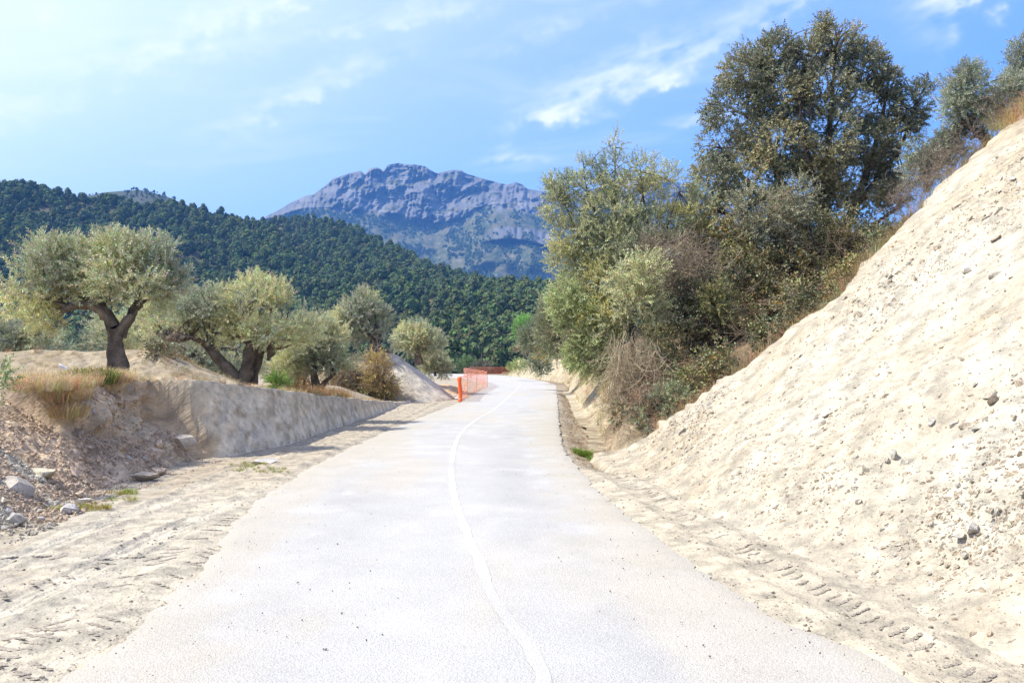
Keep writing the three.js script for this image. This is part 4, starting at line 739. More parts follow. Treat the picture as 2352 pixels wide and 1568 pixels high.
oliveTree('multi-stemmed olive with a wide crown, second from the left', { base: [556, 882, 21], n: 3000, twigs: 70,
  limbs: [{ p: [[548, 884], [525, 850], [498, 820], [482, 800], [468, 788]], r: [0.17, 0.13, 0.115, 0.10, 0.07] }, { p: [[560, 886], [566, 850], [572, 818], [578, 792], [566, 776]], r: [0.18, 0.15, 0.14, 0.13, 0.12] }, { p: [[576, 880, 0.2], [586, 842, 0.2], [594, 812, 0.2], [604, 790, 0.3]], r: [0.12, 0.12, 0.10, 0.06] }, { p: [[360, 766, -0.4], [385, 778, -0.5], [405, 776, -0.5], [424, 780, -0.5]], r: [0.03, 0.06, 0.10, 0.05], k: 0.5 }, { p: [[470, 790], [440, 775, -0.3], [424, 778, -0.5]], r: [0.06, 0.05, 0.05] }, { p: [[608, 790, 0.3], [622, 806, 0.2], [614, 828, 0.2]], r: [0.07, 0.09, 0.03], k: 0.5 }, { p: [[566, 778], [548, 768], [530, 776]], r: [0.09, 0.08, 0.05], k: 0.5 }, { p: [[604, 790, 0.3], [640, 800, 0.3], [675, 790, 0.3]], r: [0.05, 0.03, 0.015] }, { p: [[566, 776], [556, 730], [580, 680]], r: [0.07, 0.04, 0.015] }],
  blobs: [[410, 715, 78, 52], [480, 720, 80, 58], [580, 705, 88, 62], [650, 730, 68, 54], [585, 660, 42, 34], [640, 680, 40, 34], [690, 760, 40, 40], [520, 752, 120, 28, 0.4], [400, 748, 70, 24], [620, 765, 70, 28, -0.2], [360, 730, 48, 46, 0.3], [330, 690, 40, 40, 0.4], [520, 690, 60, 36], [470, 690, 30, 28]],
  shoots: [[585, 650, 36, 7], [620, 660, 36, 5], [660, 680, 45, 6], [700, 720, 40, 5], [540, 670, 26, 4], [480, 680, 20, 3], [720, 740, 30, 3]] });
oliveTree('olive with a shaded hanging crown standing behind the two biggest olives', { base: [470, 862, 27], n: 2300, twigs: 20, limbs: [{ p: [[470, 870], [462, 820], [480, 770]], r: [0.14, 0.11, 0.08] }],
  blobs: [[330, 765, 105, 60], [250, 775, 50, 56], [440, 815, 95, 46], [540, 800, 60, 50, 1.0], [400, 840, 70, 30], [620, 830, 60, 42, 0.6], [500, 850, 60, 26], [350, 820, 60, 36]], size: [1.0, 1.5] });
oliveTree('small slim-trunked olive just behind the smooth dug bank', { base: [732, 912, 23.4], n: 1900, twigs: 50,
  limbs: [{ p: [[732, 914], [724, 880], [720, 852], [716, 838]], r: [0.125, 0.10, 0.085, 0.07] }, { p: [[736, 900, -0.1], [742, 884], [756, 868], [770, 858]], r: [0.07, 0.06, 0.045, 0.03] }, { p: [[720, 852], [738, 838], [760, 826]], r: [0.06, 0.04, 0.02] }, { p: [[718, 846], [690, 832], [668, 836]], r: [0.05, 0.03, 0.02] }, { p: [[716, 838], [726, 800], [732, 760]], r: [0.05, 0.03, 0.012] }],
  blobs: [[735, 785, 70, 50], [700, 770, 46, 42], [775, 800, 40, 44], [690, 825, 48, 34], [752, 832, 54, 24], [730, 755, 40, 30], [660, 850, 40, 30], [785, 775, 26, 30], [795, 825, 26, 26]],
  shoots: [[712, 740, 30, 5], [735, 730, 22, 4], [760, 745, 18, 3], [690, 748, 22, 3], [790, 760, 14, 3]] });
oliveTree('round-headed olive with a stout dark trunk on top of the bare mound', { base: [864, 818, 38], n: 1700, twigs: 34, size: [1.15, 1.7],
  limbs: [{ p: [[866, 820], [862, 796], [862, 774], [860, 762]], r: [0.27, 0.23, 0.21, 0.19] }, { p: [[862, 776], [846, 764], [826, 752], [806, 746], [786, 742], [778, 738]], r: [0.17, 0.14, 0.11, 0.10, 0.10, 0.05], k: 0.4 }, { p: [[800, 746], [798, 734], [808, 726]], r: [0.07, 0.08, 0.04], k: 0.4 }, { p: [[862, 768], [872, 756], [880, 750]], r: [0.12, 0.08, 0.05] }],
  blobs: [[832, 722, 54, 38], [800, 728, 44, 34], [868, 736, 30, 40], [838, 694, 30, 24], [778, 738, 30, 28], [800, 768, 34, 22], [850, 758, 36, 22], [780, 765, 30, 20, 1]], shoots: [[838, 688, 16, 4], [872, 702, 12, 3], [800, 700, 10, 3]] });
oliveTree('olive with a short trunk behind the bare slope of the mound', { base: [962, 834, 45], n: 1200, twigs: 20, size: [1.2, 1.8],
  limbs: [{ p: [[964, 838], [960, 812], [961, 790]], r: [0.20, 0.16, 0.13] }, { p: [[961, 800], [975, 796], [985, 806]], r: [0.09, 0.10, 0.06], k: 0.5 }, { p: [[960, 792], [940, 782], [926, 780]], r: [0.09, 0.06, 0.03] }],
  blobs: [[956, 776, 50, 26], [930, 778, 30, 26], [984, 784, 32, 26], [958, 758, 36, 18], [996, 800, 20, 18], [940, 798, 28, 14]], shoots: [[960, 746, 8, 4], [930, 756, 6, 2]] });
oliveTree('low bushy young olive at the right end of the mound, next to the dark pines', { base: [1000, 862, 47], n: 700, twigs: 10, size: [1.3, 1.9], limbs: [{ p: [[1000, 864], [998, 842]], r: [0.08, 0.05] }], blobs: [[1000, 836, 27, 26], [1012, 846, 18, 18], [982, 826, 18, 16]] });
oliveTree('greyish olive in the background at the left edge, cut by the frame', { base: [40, 812, 34], n: 1900, twigs: 20, size: [1.1, 1.7], limbs: [{ p: [[40, 816], [36, 780], [50, 750]], r: [0.16, 0.12, 0.08] }],
  blobs: [[-10, 765, 54, 46], [45, 775, 50, 36], [110, 788, 46, 28], [75, 765, 40, 24], [-60, 760, 60, 50], [20, 800, 60, 18]] });
// ================================================================ THE OVERGROWN BANK ON THE RIGHT
function anchored(name, label, cat, u, v, d, group) { return thing(name, label, cat, bearing(u, v, d), group); }
function stemsIn(parent, name, base, d, list, count, seed, cols, len = [0.5, 1.1], hang = 0, geos = dryStems) {       // tangles of dead stems within given masses
  const r = rng(seed), out = geos.map(() => []), bl = B(base, d, list), tot = bl.reduce((a, b) => a + b.r.x * b.r.y, 0);
  for (let i = 0; i < count; i++) {
    let w = r() * tot, k = 0; while (w > bl[k].r.x * bl[k].r.y && k < bl.length - 1) { w -= bl[k].r.x * bl[k].r.y; k++; }
    const b = bl[k], c = 2 * r() - 1, a = r() * 6.283, s = Math.sqrt(1 - c * c), q = Math.pow(lerp(0.15, 1, r()), 1 / 3), p = V(b.c.x + Math.cos(a) * s * b.r.x * q, b.c.y + c * b.r.y * q, b.c.z + Math.sin(a) * s * b.r.z * q);
    const h = V((r() - 0.5) * 1.6, (r() - 0.3) * 1.2 - hang * 2.2, (r() - 0.5) * 1.6).normalize(); tq.setFromUnitVectors(UP, h).multiply(tq2.setFromAxisAngle(UP, r() * 6.28));
    const L = lerp(len[0], len[1], r()), m = new THREE.Matrix4().compose(p, tq, V(L * 0.9, L, L * 0.9)), cc = cols[Math.floor(r() * cols.length)], br = 0.75 + 0.5 * r();
    out[i % geos.length].push([m, new THREE.Color().setRGB(cc[0] * br, cc[1] * br, cc[2] * br)]);
  }
  plant(parent, name, stemMat, geos, out);
}
const deadCols = [[0.30, 0.235, 0.17], [0.22, 0.16, 0.11], [0.36, 0.30, 0.23], [0.26, 0.15, 0.09]];
{ // the big oak
  const d = 23.5, t = anchored('oak_tree', 'tallest dark brownish-green oak with a broad open crown above the bank', 'oak tree', 1880, 640, d), base = t.position.clone();
  const L = (p, r, k = 0.12) => ({ p: rel(base, d, p), r, k });
  const limbs = [L([[1885, 660], [1880, 600], [1890, 540], [1895, 470], [1900, 400], [1905, 300], [1915, 180], [1920, 90]], [0.22, 0.19, 0.17, 0.14, 0.11, 0.08, 0.04, 0.015]), L([[1870, 650], [1855, 580], [1830, 510], [1800, 440], [1770, 340], [1745, 260], [1730, 170]], [0.17, 0.15, 0.13, 0.11, 0.08, 0.05, 0.02]), L([[1895, 640], [1925, 560], [1960, 480], [1990, 400], [2020, 300], [2040, 200]], [0.16, 0.14, 0.11, 0.09, 0.06, 0.02]), L([[1960, 480], [2010, 420], [2060, 350], [2090, 290], [2110, 230]], [0.09, 0.075, 0.06, 0.04, 0.015]), L([[1830, 510], [1760, 450], [1690, 390, -0.4], [1650, 330, -0.6]], [0.10, 0.075, 0.05, 0.02]), L([[1855, 580], [1780, 530, -0.6], [1700, 500, -1], [1640, 480, -1.2]], [0.09, 0.07, 0.045, 0.02]), L([[1895, 470], [1860, 380, -0.6], [1840, 260, -0.8], [1830, 150, -0.6]], [0.09, 0.07, 0.045, 0.015]), L([[1925, 560], [2000, 520, -0.5], [2060, 480, -0.8]], [0.08, 0.06, 0.02])];
  part('trunk', mergeGeometries(limbs.map((l, i) => limb(l.p, l.r, { seed: i * 5, side: 8, knot: l.k, col: [0.115, 0.095, 0.08] }))), barkMat, t);
  const blobs = B(base, d, [[1925, 95, 55, 48], [1985, 150, 62, 55], [1860, 130, 62, 56], [1780, 120, 60, 46], [1720, 170, 70, 60], [1680, 250, 72, 70], [1660, 330, 66, 56], [1640, 420, 60, 60, -0.6], [1800, 220, 90, 70], [1900, 210, 80, 72, -0.3], [2000, 240, 70, 66], [2040, 190, 36, 40], [2010, 330, 66, 62], [1900, 330, 90, 80, -0.4], [1790, 340, 90, 76, -0.2], [1720, 400, 74, 60, -0.3], [1860, 430, 100, 70, 0.2], [1980, 430, 80, 62], [2050, 370, 46, 46], [2095, 250, 40, 46], [2120, 210, 26, 30], [2075, 300, 34, 40], [1760, 480, 80, 50, -0.6], [1880, 500, 80, 50, -0.5], [2000, 500, 60, 40, -0.2], [2060, 440, 36, 40], [1620, 470, 40, 36, -0.8], [1910, 70, 24, 30], [1890, 60, 18, 26], [1945, 60, 16, 22]]);
  twigs(t, blobs, limbs.flatMap((l) => l.p.slice(2)), 170, 51, [0.12, 0.10, 0.085], 0.014);
  crown(t, 'crown', oakLeaf, oakSprigs, blobs, 14500, { seed: 53, size: [0.7, 1.2], up: 0.25, jit: 1.0, core: 0.25, gap: 0.04, freq: 1.9, spread: 0.35, tint: (p, r, q) => { const w = clamp(0.45 + q * 0.9 + 0.5 * (r() - 0.5)); return [lerp(0.85, 1.22, w), lerp(0.9, 1.12, w), lerp(1.0, 1.05, w)]; } });
}
{ // yellow-green shrubby tree at the left of the group
  const d = 21.5, t = anchored('shrub_tree', 'yellow-green shrubby tree with airy upright shoots at the left of the oak', 'shrub tree', 1460, 900, d), base = t.position.clone();
  const L = (p, r) => ({ p: rel(base, d, p), r });
  const limbs = [L([[1465, 915], [1455, 800], [1440, 680], [1420, 560], [1412, 440], [1415, 330]], [0.09, 0.075, 0.06, 0.045, 0.028, 0.008]), L([[1460, 900], [1420, 780], [1370, 640], [1320, 520], [1280, 430]], [0.08, 0.06, 0.05, 0.03, 0.01]), L([[1470, 900], [1490, 760], [1500, 600], [1480, 470], [1470, 380]], [0.08, 0.065, 0.05, 0.03, 0.01]), L([[1440, 680], [1380, 520], [1345, 420], [1340, 370]], [0.05, 0.035, 0.02, 0.008]), L([[1500, 600], [1540, 500], [1560, 440]], [0.04, 0.025, 0.01])];
  part('trunk', mergeGeometries(limbs.map((l, i) => limb(l.p, l.r, { seed: i * 5, side: 6, knot: 0.1, col: [0.16, 0.135, 0.11] }))), barkMat, t);
  const blobs = B(base, d, [[1405, 490, 82, 48], [1320, 545, 62, 56], [1275, 470, 30, 46], [1300, 430, 34, 32], [1300, 600, 44, 40], [1350, 630, 60, 46], [1420, 560, 90, 56], [1500, 520, 66, 54, 0.3], [1470, 600, 80, 60, -0.4], [1560, 520, 50, 48, 0.4], [1540, 590, 60, 50], [1400, 650, 66, 50, -0.3], [1350, 690, 46, 40], [1460, 680, 76, 60, -0.6], [1380, 730, 50, 46, -0.5], [1340, 770, 44, 44, -0.4], [1500, 640, 70, 60, 0.3], [1560, 640, 60, 50, 0.5], [1600, 560, 50, 50, 0.8], [1480, 740, 60, 50, 0]]);
  const airy = B(base, d, [[1415, 325, 22, 32], [1345, 390, 36, 30], [1405, 390, 48, 36], [1470, 385, 46, 34], [1360, 430, 52, 30], [1440, 430, 62, 34], [1525, 410, 40, 34, 0.6], [1570, 440, 40, 36, 0.8], [1500, 440, 40, 30], [1270, 430, 22, 30], [1610, 470, 36, 40, 0.6]]);
  twigs(t, blobs.concat(airy), limbs.flatMap((l) => l.p.slice(2)), 90, 61, [0.24, 0.21, 0.165], 0.007);
  const tint = (p, r, q) => { const w = clamp(0.5 + q * 0.8 + 0.4 * (r() - 0.5)); return [lerp(0.8, 1.2, w), lerp(0.9, 1.08, w), lerp(1.2, 0.85, w)]; };
  crown(t, 'crown', shrubLeaf, shrubSprigs, blobs, 8200, { seed: 63, size: [0.75, 1.2], up: 0.5, jit: 0.9, core: 0.3, gap: -0.02, freq: 2.4, spread: 0.3, tint });
  crown(t, 'crown', shrubLeaf, shrubSprigs, airy, 1250, { seed: 64, size: [0.7, 1.1], up: 0.8, jit: 0.8, core: 0.05, gap: 0.1, freq: 2.6, spread: 0.3, tint });
}
{ // dark bramble thicket under the oak, and what grows through it
  const d = 19.5, t = anchored('bramble_thicket', 'dark tangled bramble thicket in the shade under the oak', 'thicket', 1640, 900, d), base = t.position.clone();
  const masses = [[1560, 780, 90, 80, 0.4], [1660, 760, 100, 90, 1.0], [1760, 700, 90, 80, 1.6], [1600, 680, 90, 70, 0.8], [1700, 630, 90, 70, 1.6], [1820, 620, 90, 70, 2.2], [1900, 600, 80, 60, 2.6], [1500, 860, 60, 70, -0.4], [1560, 870, 70, 50, -0.3], [1640, 850, 60, 40, 0.2], [1540, 650, 70, 60, 0.8], [1650, 560, 80, 60, 2.4], [1760, 560, 80, 50, 2.6], [1860, 540, 80, 50, 2.8], [1480, 920, 50, 36, -1.0], [1450, 960, 36, 26, -1.6], [1720, 790, 50, 34, 0.4], [1960, 560, 70, 46, 3], [1470, 968, 44, 26, -2.6], [1530, 925, 44, 30, -2.6], [1590, 880, 46, 34, -2.6], [1650, 836, 46, 36, -2.5], [1710, 790, 46, 36, -2.4], [1770, 738, 46, 38, -2.4], [1830, 694, 46, 36, -2.2], [1890, 662, 46, 34, -1.8], [1950, 628, 46, 36, -1.4], [2000, 580, 44, 40, -0.8], [2050, 525, 44, 40, 0]];
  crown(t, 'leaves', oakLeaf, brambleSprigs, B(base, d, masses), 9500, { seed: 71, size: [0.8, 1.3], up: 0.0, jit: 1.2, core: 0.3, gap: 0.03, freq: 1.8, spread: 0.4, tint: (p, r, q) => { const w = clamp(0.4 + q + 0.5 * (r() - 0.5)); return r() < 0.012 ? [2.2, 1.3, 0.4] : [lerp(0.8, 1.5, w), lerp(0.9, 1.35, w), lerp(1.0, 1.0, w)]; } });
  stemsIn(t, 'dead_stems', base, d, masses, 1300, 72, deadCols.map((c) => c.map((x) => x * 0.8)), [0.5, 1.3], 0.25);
}
{ // lit leafy clumps among the thicket
  const clump = (label, u, v, d, masses, n, seed, k) => { const t = anchored('bush', label, 'bush', u, v, d), base = t.position.clone(); crown(t, 'leaves', shrubLeaf, shrubSprigs, B(base, d, masses), n, { seed, size: [0.8, 1.25], up: 0.3, jit: 1.0, core: 0.3, gap: 0.02, spread: 0.35, tint: () => k }); stemsIn(t, 'stems', base, d, masses, Math.round(n / 9), seed + 1, deadCols, [0.4, 0.8], 0.1); return t; };
  clump('pale green leafy clump spilling over the middle of the bank, left of the dark thicket', 1470, 760, 18.6, [[1440, 640, 50, 40], [1490, 620, 44, 36], [1450, 690, 56, 44], [1500, 700, 36, 36, 0.2], [1420, 740, 40, 44]], 620, 81, [1.0, 0.98, 1.0]);
  clump('olive-green bush at the corner of the bank, hanging above the tan earth face', 1360, 860, 21, [[1350, 790, 60, 60], [1320, 730, 50, 60], [1375, 835, 46, 34], [1335, 825, 38, 28], [1390, 800, 40, 60], [1300, 690, 40, 50]], 1700, 83, [0.95, 1.02, 0.9]);
  clump('small grey-green bush low on the bank above the ditch', 1500, 985, 16.5, [[1510, 945, 40, 24], [1545, 925, 36, 26], [1480, 968, 22, 14]], 300, 85, [0.75, 0.8, 0.85]);
  clump('yellowish sunlit bush in front of the dark thicket, under the oak', 1650, 740, 19.4, [[1640, 690, 26, 40], [1660, 730, 28, 36], [1620, 740, 24, 28]], 260, 87, [0.7, 0.66, 0.5]);
  clump('light leafy spray hanging across the middle of the oak, facing the road', 1740, 560, 21.4, [[1730, 470, 60, 34], [1790, 500, 60, 34], [1830, 450, 46, 40], [1700, 540, 50, 30], [1800, 560, 50, 26]], 700, 89, [0.75, 0.72, 0.85]);
}
{ // curtains of dead stems
  const t = anchored('dry_climber', 'curtain of pale dead climber stems hanging down the bank corner', 'dry climber', 1440, 900, 18.2), base = t.position.clone();
  stemsIn(t, 'dead_stems', base, 18.2, [[1430, 790, 36, 50], [1430, 850, 34, 46], [1460, 890, 34, 36], [1480, 800, 30, 40], [1420, 880, 18, 30]], 360, 91, [[0.42, 0.355, 0.24], [0.36, 0.29, 0.19], [0.33, 0.245, 0.15]], [0.6, 1.2], 0.9);
  const t2 = anchored('dry_brush', 'brown tangle of bare twigs in the middle of the overgrown bank', 'dry brush', 1580, 640, 19.6), b2 = t2.position.clone();
  stemsIn(t2, 'bare_twigs', b2, 19.6, [[1570, 600, 66, 46], [1610, 640, 50, 40], [1540, 640, 40, 46], [1520, 580, 50, 40]], 330, 93, [[0.25, 0.185, 0.135], [0.30, 0.235, 0.17]], [0.4, 0.9], -0.1);
  const t3 = anchored('dry_brush', 'rust-brown dead brambles trailing down to the side ditch', 'dry brush', 1530, 940, 17), b3 = t3.position.clone();
  stemsIn(t3, 'bare_twigs', b3, 17, [[1520, 900, 70, 36], [1580, 880, 50, 30, 0.4], [1480, 950, 50, 26, -0.3], [1600, 840, 40, 30, 0.6], [1440, 990, 30, 16, -0.6], [1560, 950, 50, 20, -0.4]], 640, 95, [[0.30, 0.165, 0.095], [0.25, 0.17, 0.11], [0.34, 0.25, 0.17]], [0.35, 0.8], 0.3);
  const t4 = anchored('dry_brush', 'grey leafless twigs along the upper edge of the embankment', 'dry brush', 2170, 400, 17.6), b4 = t4.position.clone();
  stemsIn(t4, 'bare_twigs', b4, 17.6, [[2170, 390, 40, 30], [2130, 430, 40, 30], [2215, 345, 34, 20], [2300, 262, 36, 18], [2090, 470, 40, 26, 0.6]], 330, 97, [[0.27, 0.21, 0.165], [0.22, 0.17, 0.13]], [0.35, 0.7], -0.1);
}
function tufts(name, label, cat, list, geos, mat, seed, tints, group) {  // list of [x, y, z, spread, count, size]
  const t = thing(name, label, cat, V(list[0][0], list[0][1], list[0][2]), group), r = rng(seed), out = geos.map(() => []);
  for (const [x, y, z, sx, n, s, sz = sx, follow] of list) for (let i = 0; i < n; i++) {
    const a = r() * 6.283, q = Math.sqrt(r()), px = x + Math.cos(a) * q * sx, pz = z + Math.sin(a) * q * sz, py = follow ? follow(px, pz) : y;
    tq.setFromEuler(new THREE.Euler((r() - 0.5) * 0.5, r() * 6.28, (r() - 0.5) * 0.5)); const k = s * (0.65 + 0.7 * r()), c = tints[Math.floor(r() * tints.length)];
    out[i % geos.length].push([new THREE.Matrix4().compose(V(px, py, pz).sub(t.position), tq, V(k, k, k)), new THREE.Color().setRGB(...c.map((v) => v * (0.8 + 0.4 * r())))]);
  }
  plant(t, 'blades', mat, geos, out); t.userData.kind = 'stuff'; delete t.userData.category; return t;
}
const onBank = (x, z) => { let best = 1e9, k = 0; bankFoot.forEach((p, i) => { const q = (p.z - z) ** 2; if (q < best && p.z > -74) { best = q; k = i; } }); const o = x - bankFoot[k].x; return bankH(o, Math.hypot(z, bankFoot[k].x)) - 0.02; };
{
  const list = []; const r = rng(9111);
  for (let d = 19; d < 70; d += 1.1) { const x = footB(d) + 0.85 + 0.4 * r(); list.push([x, 0, -d, 0.45, 16, 1.15, 0.7, onBank]); if (r() < 0.6) list.push([footB(d) + 0.4, 0, -d, 0.35, 6, 0.9, 0.6, onBank]); }
  tufts('dry_grass', 'dry tan grass fringing the top of the tan bank on the right of the bend', 'grass', list, straw, strawMat, 9112, [[1, 1, 1], [0.8, 0.75, 0.7], [0.9, 0.95, 0.7]]);
  const l2 = []; for (let q = 0; q < 40; q++) { const s = 1.0 + q * 0.2, z = endZ(s) - 0.45 - 0.3 * r(), P = slopeAt(s, z + 0.5); l2.push([P.x + 0.3, P.y - 0.15, z, 0.35, 16, 0.95, 0.3]); }
  tufts('dry_grass', 'brown dead grass lining the shaded far edge of the white embankment', 'grass', l2, straw, strawMat, 9114, [[0.7, 0.62, 0.52], [0.85, 0.78, 0.68], [0.55, 0.48, 0.4]]);
  const l3 = []; for (let z = -5; z > -18; z -= 0.22) { const s = 8.25, P = slopeAt(s, z); l3.push([P.x + 0.3, P.y, z, 0.7, 14, 1.1, 0.3, (x, zz) => slopeAt(x - footR(-zz), zz).y - 0.02]); }
  tufts('dry_grass', 'straw-coloured grass on the crest of the embankment at the right edge', 'grass', l3, straw, strawMat, 9116, [[1, 0.95, 0.85], [0.85, 0.75, 0.62]]);
}
{ // olives on the hill above the embankment
  const hill = (label, o) => { const d = o.base[2], base = bearing(...o.base), t = thing('olive_tree', label, 'olive tree', base); const ls = o.limbs.map(([p, r]) => [rel(base, d, p), r]); part('trunk', mergeGeometries(ls.map(([p, r], i) => limb(p, r, { seed: i, side: 8, knot: 0.2, col: [0.12, 0.10, 0.085] }))), barkMat, t); const bl = B(base, d, o.blobs); twigs(t, bl, ls.flatMap((l) => l[0]), 40, 17, [0.14, 0.12, 0.10], 0.012); crown(t, 'crown', oliveLeaf, oliveSprigs, bl, o.n, { seed: 400 + o.n, size: [0.85, 1.3], up: 0.5, jit: 0.85, core: 0.3, gap: 0.05, tint: () => [0.72, 0.76, 0.85] }); return t; };
  hill('grey-green olive with a bare leaning trunk above the embankment, right of the oak', { base: [2275, 345, 21], n: 1300, limbs: [[[[2280, 350], [2262, 315], [2235, 295], [2205, 275]], [0.14, 0.11, 0.09, 0.05]], [[[2262, 315], [2240, 312], [2230, 320]], [0.07, 0.05, 0.03]], [[[2225, 288], [2215, 240], [2210, 180]], [0.06, 0.035, 0.012]]], blobs: [[2215, 205, 44, 40], [2250, 230, 46, 44], [2195, 250, 30, 32], [2285, 225, 36, 34], [2235, 248, 44, 22], [2195, 170, 20, 22], [2225, 175, 26, 22], [2270, 270, 30, 24], [2310, 240, 36, 40], [2325, 200, 26, 30]] });
  hill('olive cut by the right edge of the photo, on top of the embankment', { base: [2375, 300, 22], n: 700, limbs: [[[[2378, 310], [2368, 240], [2355, 200]], [0.12, 0.09, 0.04]]], blobs: [[2350, 170, 34, 40], [2380, 190, 50, 60], [2340, 130, 24, 26], [2375, 110, 30, 34], [2360, 220, 34, 30]] });
  hill('small silvery olive bush between the oak and the leaning olive', { base: [2130, 420, 21.5], n: 900, limbs: [[[[2130, 440], [2125, 390], [2120, 350]], [0.07, 0.05, 0.02]]], blobs: [[2115, 350, 32, 34], [2145, 375, 34, 34], [2175, 320, 32, 34], [2195, 350, 34, 32], [2160, 345, 30, 34], [2110, 395, 30, 30], [2200, 310, 26, 30]] });
}
{ // bushes farther along the right bank
  const bush = (label, u, v, d, blobs, n, geos, mat, seed, tint, size = [1.0, 1.5]) => { const t = anchored('bush', label, 'bush', u, v, d), base = t.position.clone(); const bl = B(base, d, blobs); twigs(t, bl, [V(0, 0, 0), V(0, 0.3, 0)], 16, seed, [0.15, 0.12, 0.10], 0.012); crown(t, 'leaves', mat, geos, bl, n, { seed, size, up: 0.5, jit: 0.85, core: 0.3, gap: 0.03, tint: () => tint }); return t; };
  bush('big silvery-green bush on the bank where the road bends', 1290, 800, 30, [[1290, 740, 50, 60], [1320, 680, 36, 56], [1270, 770, 36, 40], [1310, 790, 44, 40], [1265, 715, 24, 34], [1330, 760, 40, 60], [1300, 660, 20, 26]], 2100, silverSprigs, oliveLeaf, 201, [1, 1, 0.95]);
  bush('grey-green bush behind the big silvery bush, near the bright green tree', 1245, 790, 46, [[1240, 770, 26, 26], [1225, 785, 24, 18], [1255, 745, 18, 24], [1210, 775, 14, 14], [1260, 790, 20, 16]], 700, silverSprigs, oliveLeaf, 203, [0.8, 0.85, 0.85], [1.3, 2]);
  bush('low rosemary-like bush spilling down the tan bank face near the bend', 1240, 852, 52, [[1240, 832, 22, 16], [1248, 850, 16, 14], [1222, 838, 14, 12]], 360, shrubSprigs, shrubLeaf, 205, [0.6, 0.66, 0.75], [1.2, 1.8]);
  bush('ochre-coloured bush above the rosemary-like bush', 1265, 805, 48, [[1262, 806, 24, 14], [1245, 812, 14, 10], [1280, 800, 14, 14]], 320, shrubSprigs, shrubLeaf, 207, [1.2, 0.95, 0.6], [1.2, 1.8]);
  bush('dark reddish-brown bush at the far end of the bank top', 1208, 806, 66, [[1208, 800, 14, 8], [1196, 804, 10, 6]], 200, brambleSprigs, oakLeaf, 209, [1.3, 1.0, 0.9], [1.4, 2.2]);
  bush('green grassy bush at the foot of the bank beyond the bend', 1190, 846, 80, [[1192, 840, 14, 9], [1182, 848, 12, 7]], 200, shrubSprigs, shrubLeaf, 211, [0.9, 1.0, 0.7], [1.6, 2.4]);
  bush('leafy olive-green bush over the tan bank between the silvery bush and the thicket', 1380, 840, 24, [[1370, 800, 40, 50], [1395, 760, 36, 46], [1350, 815, 40, 26], [1400, 830, 30, 30]], 900, shrubSprigs, shrubLeaf, 213, [0.85, 0.95, 0.85]);
}
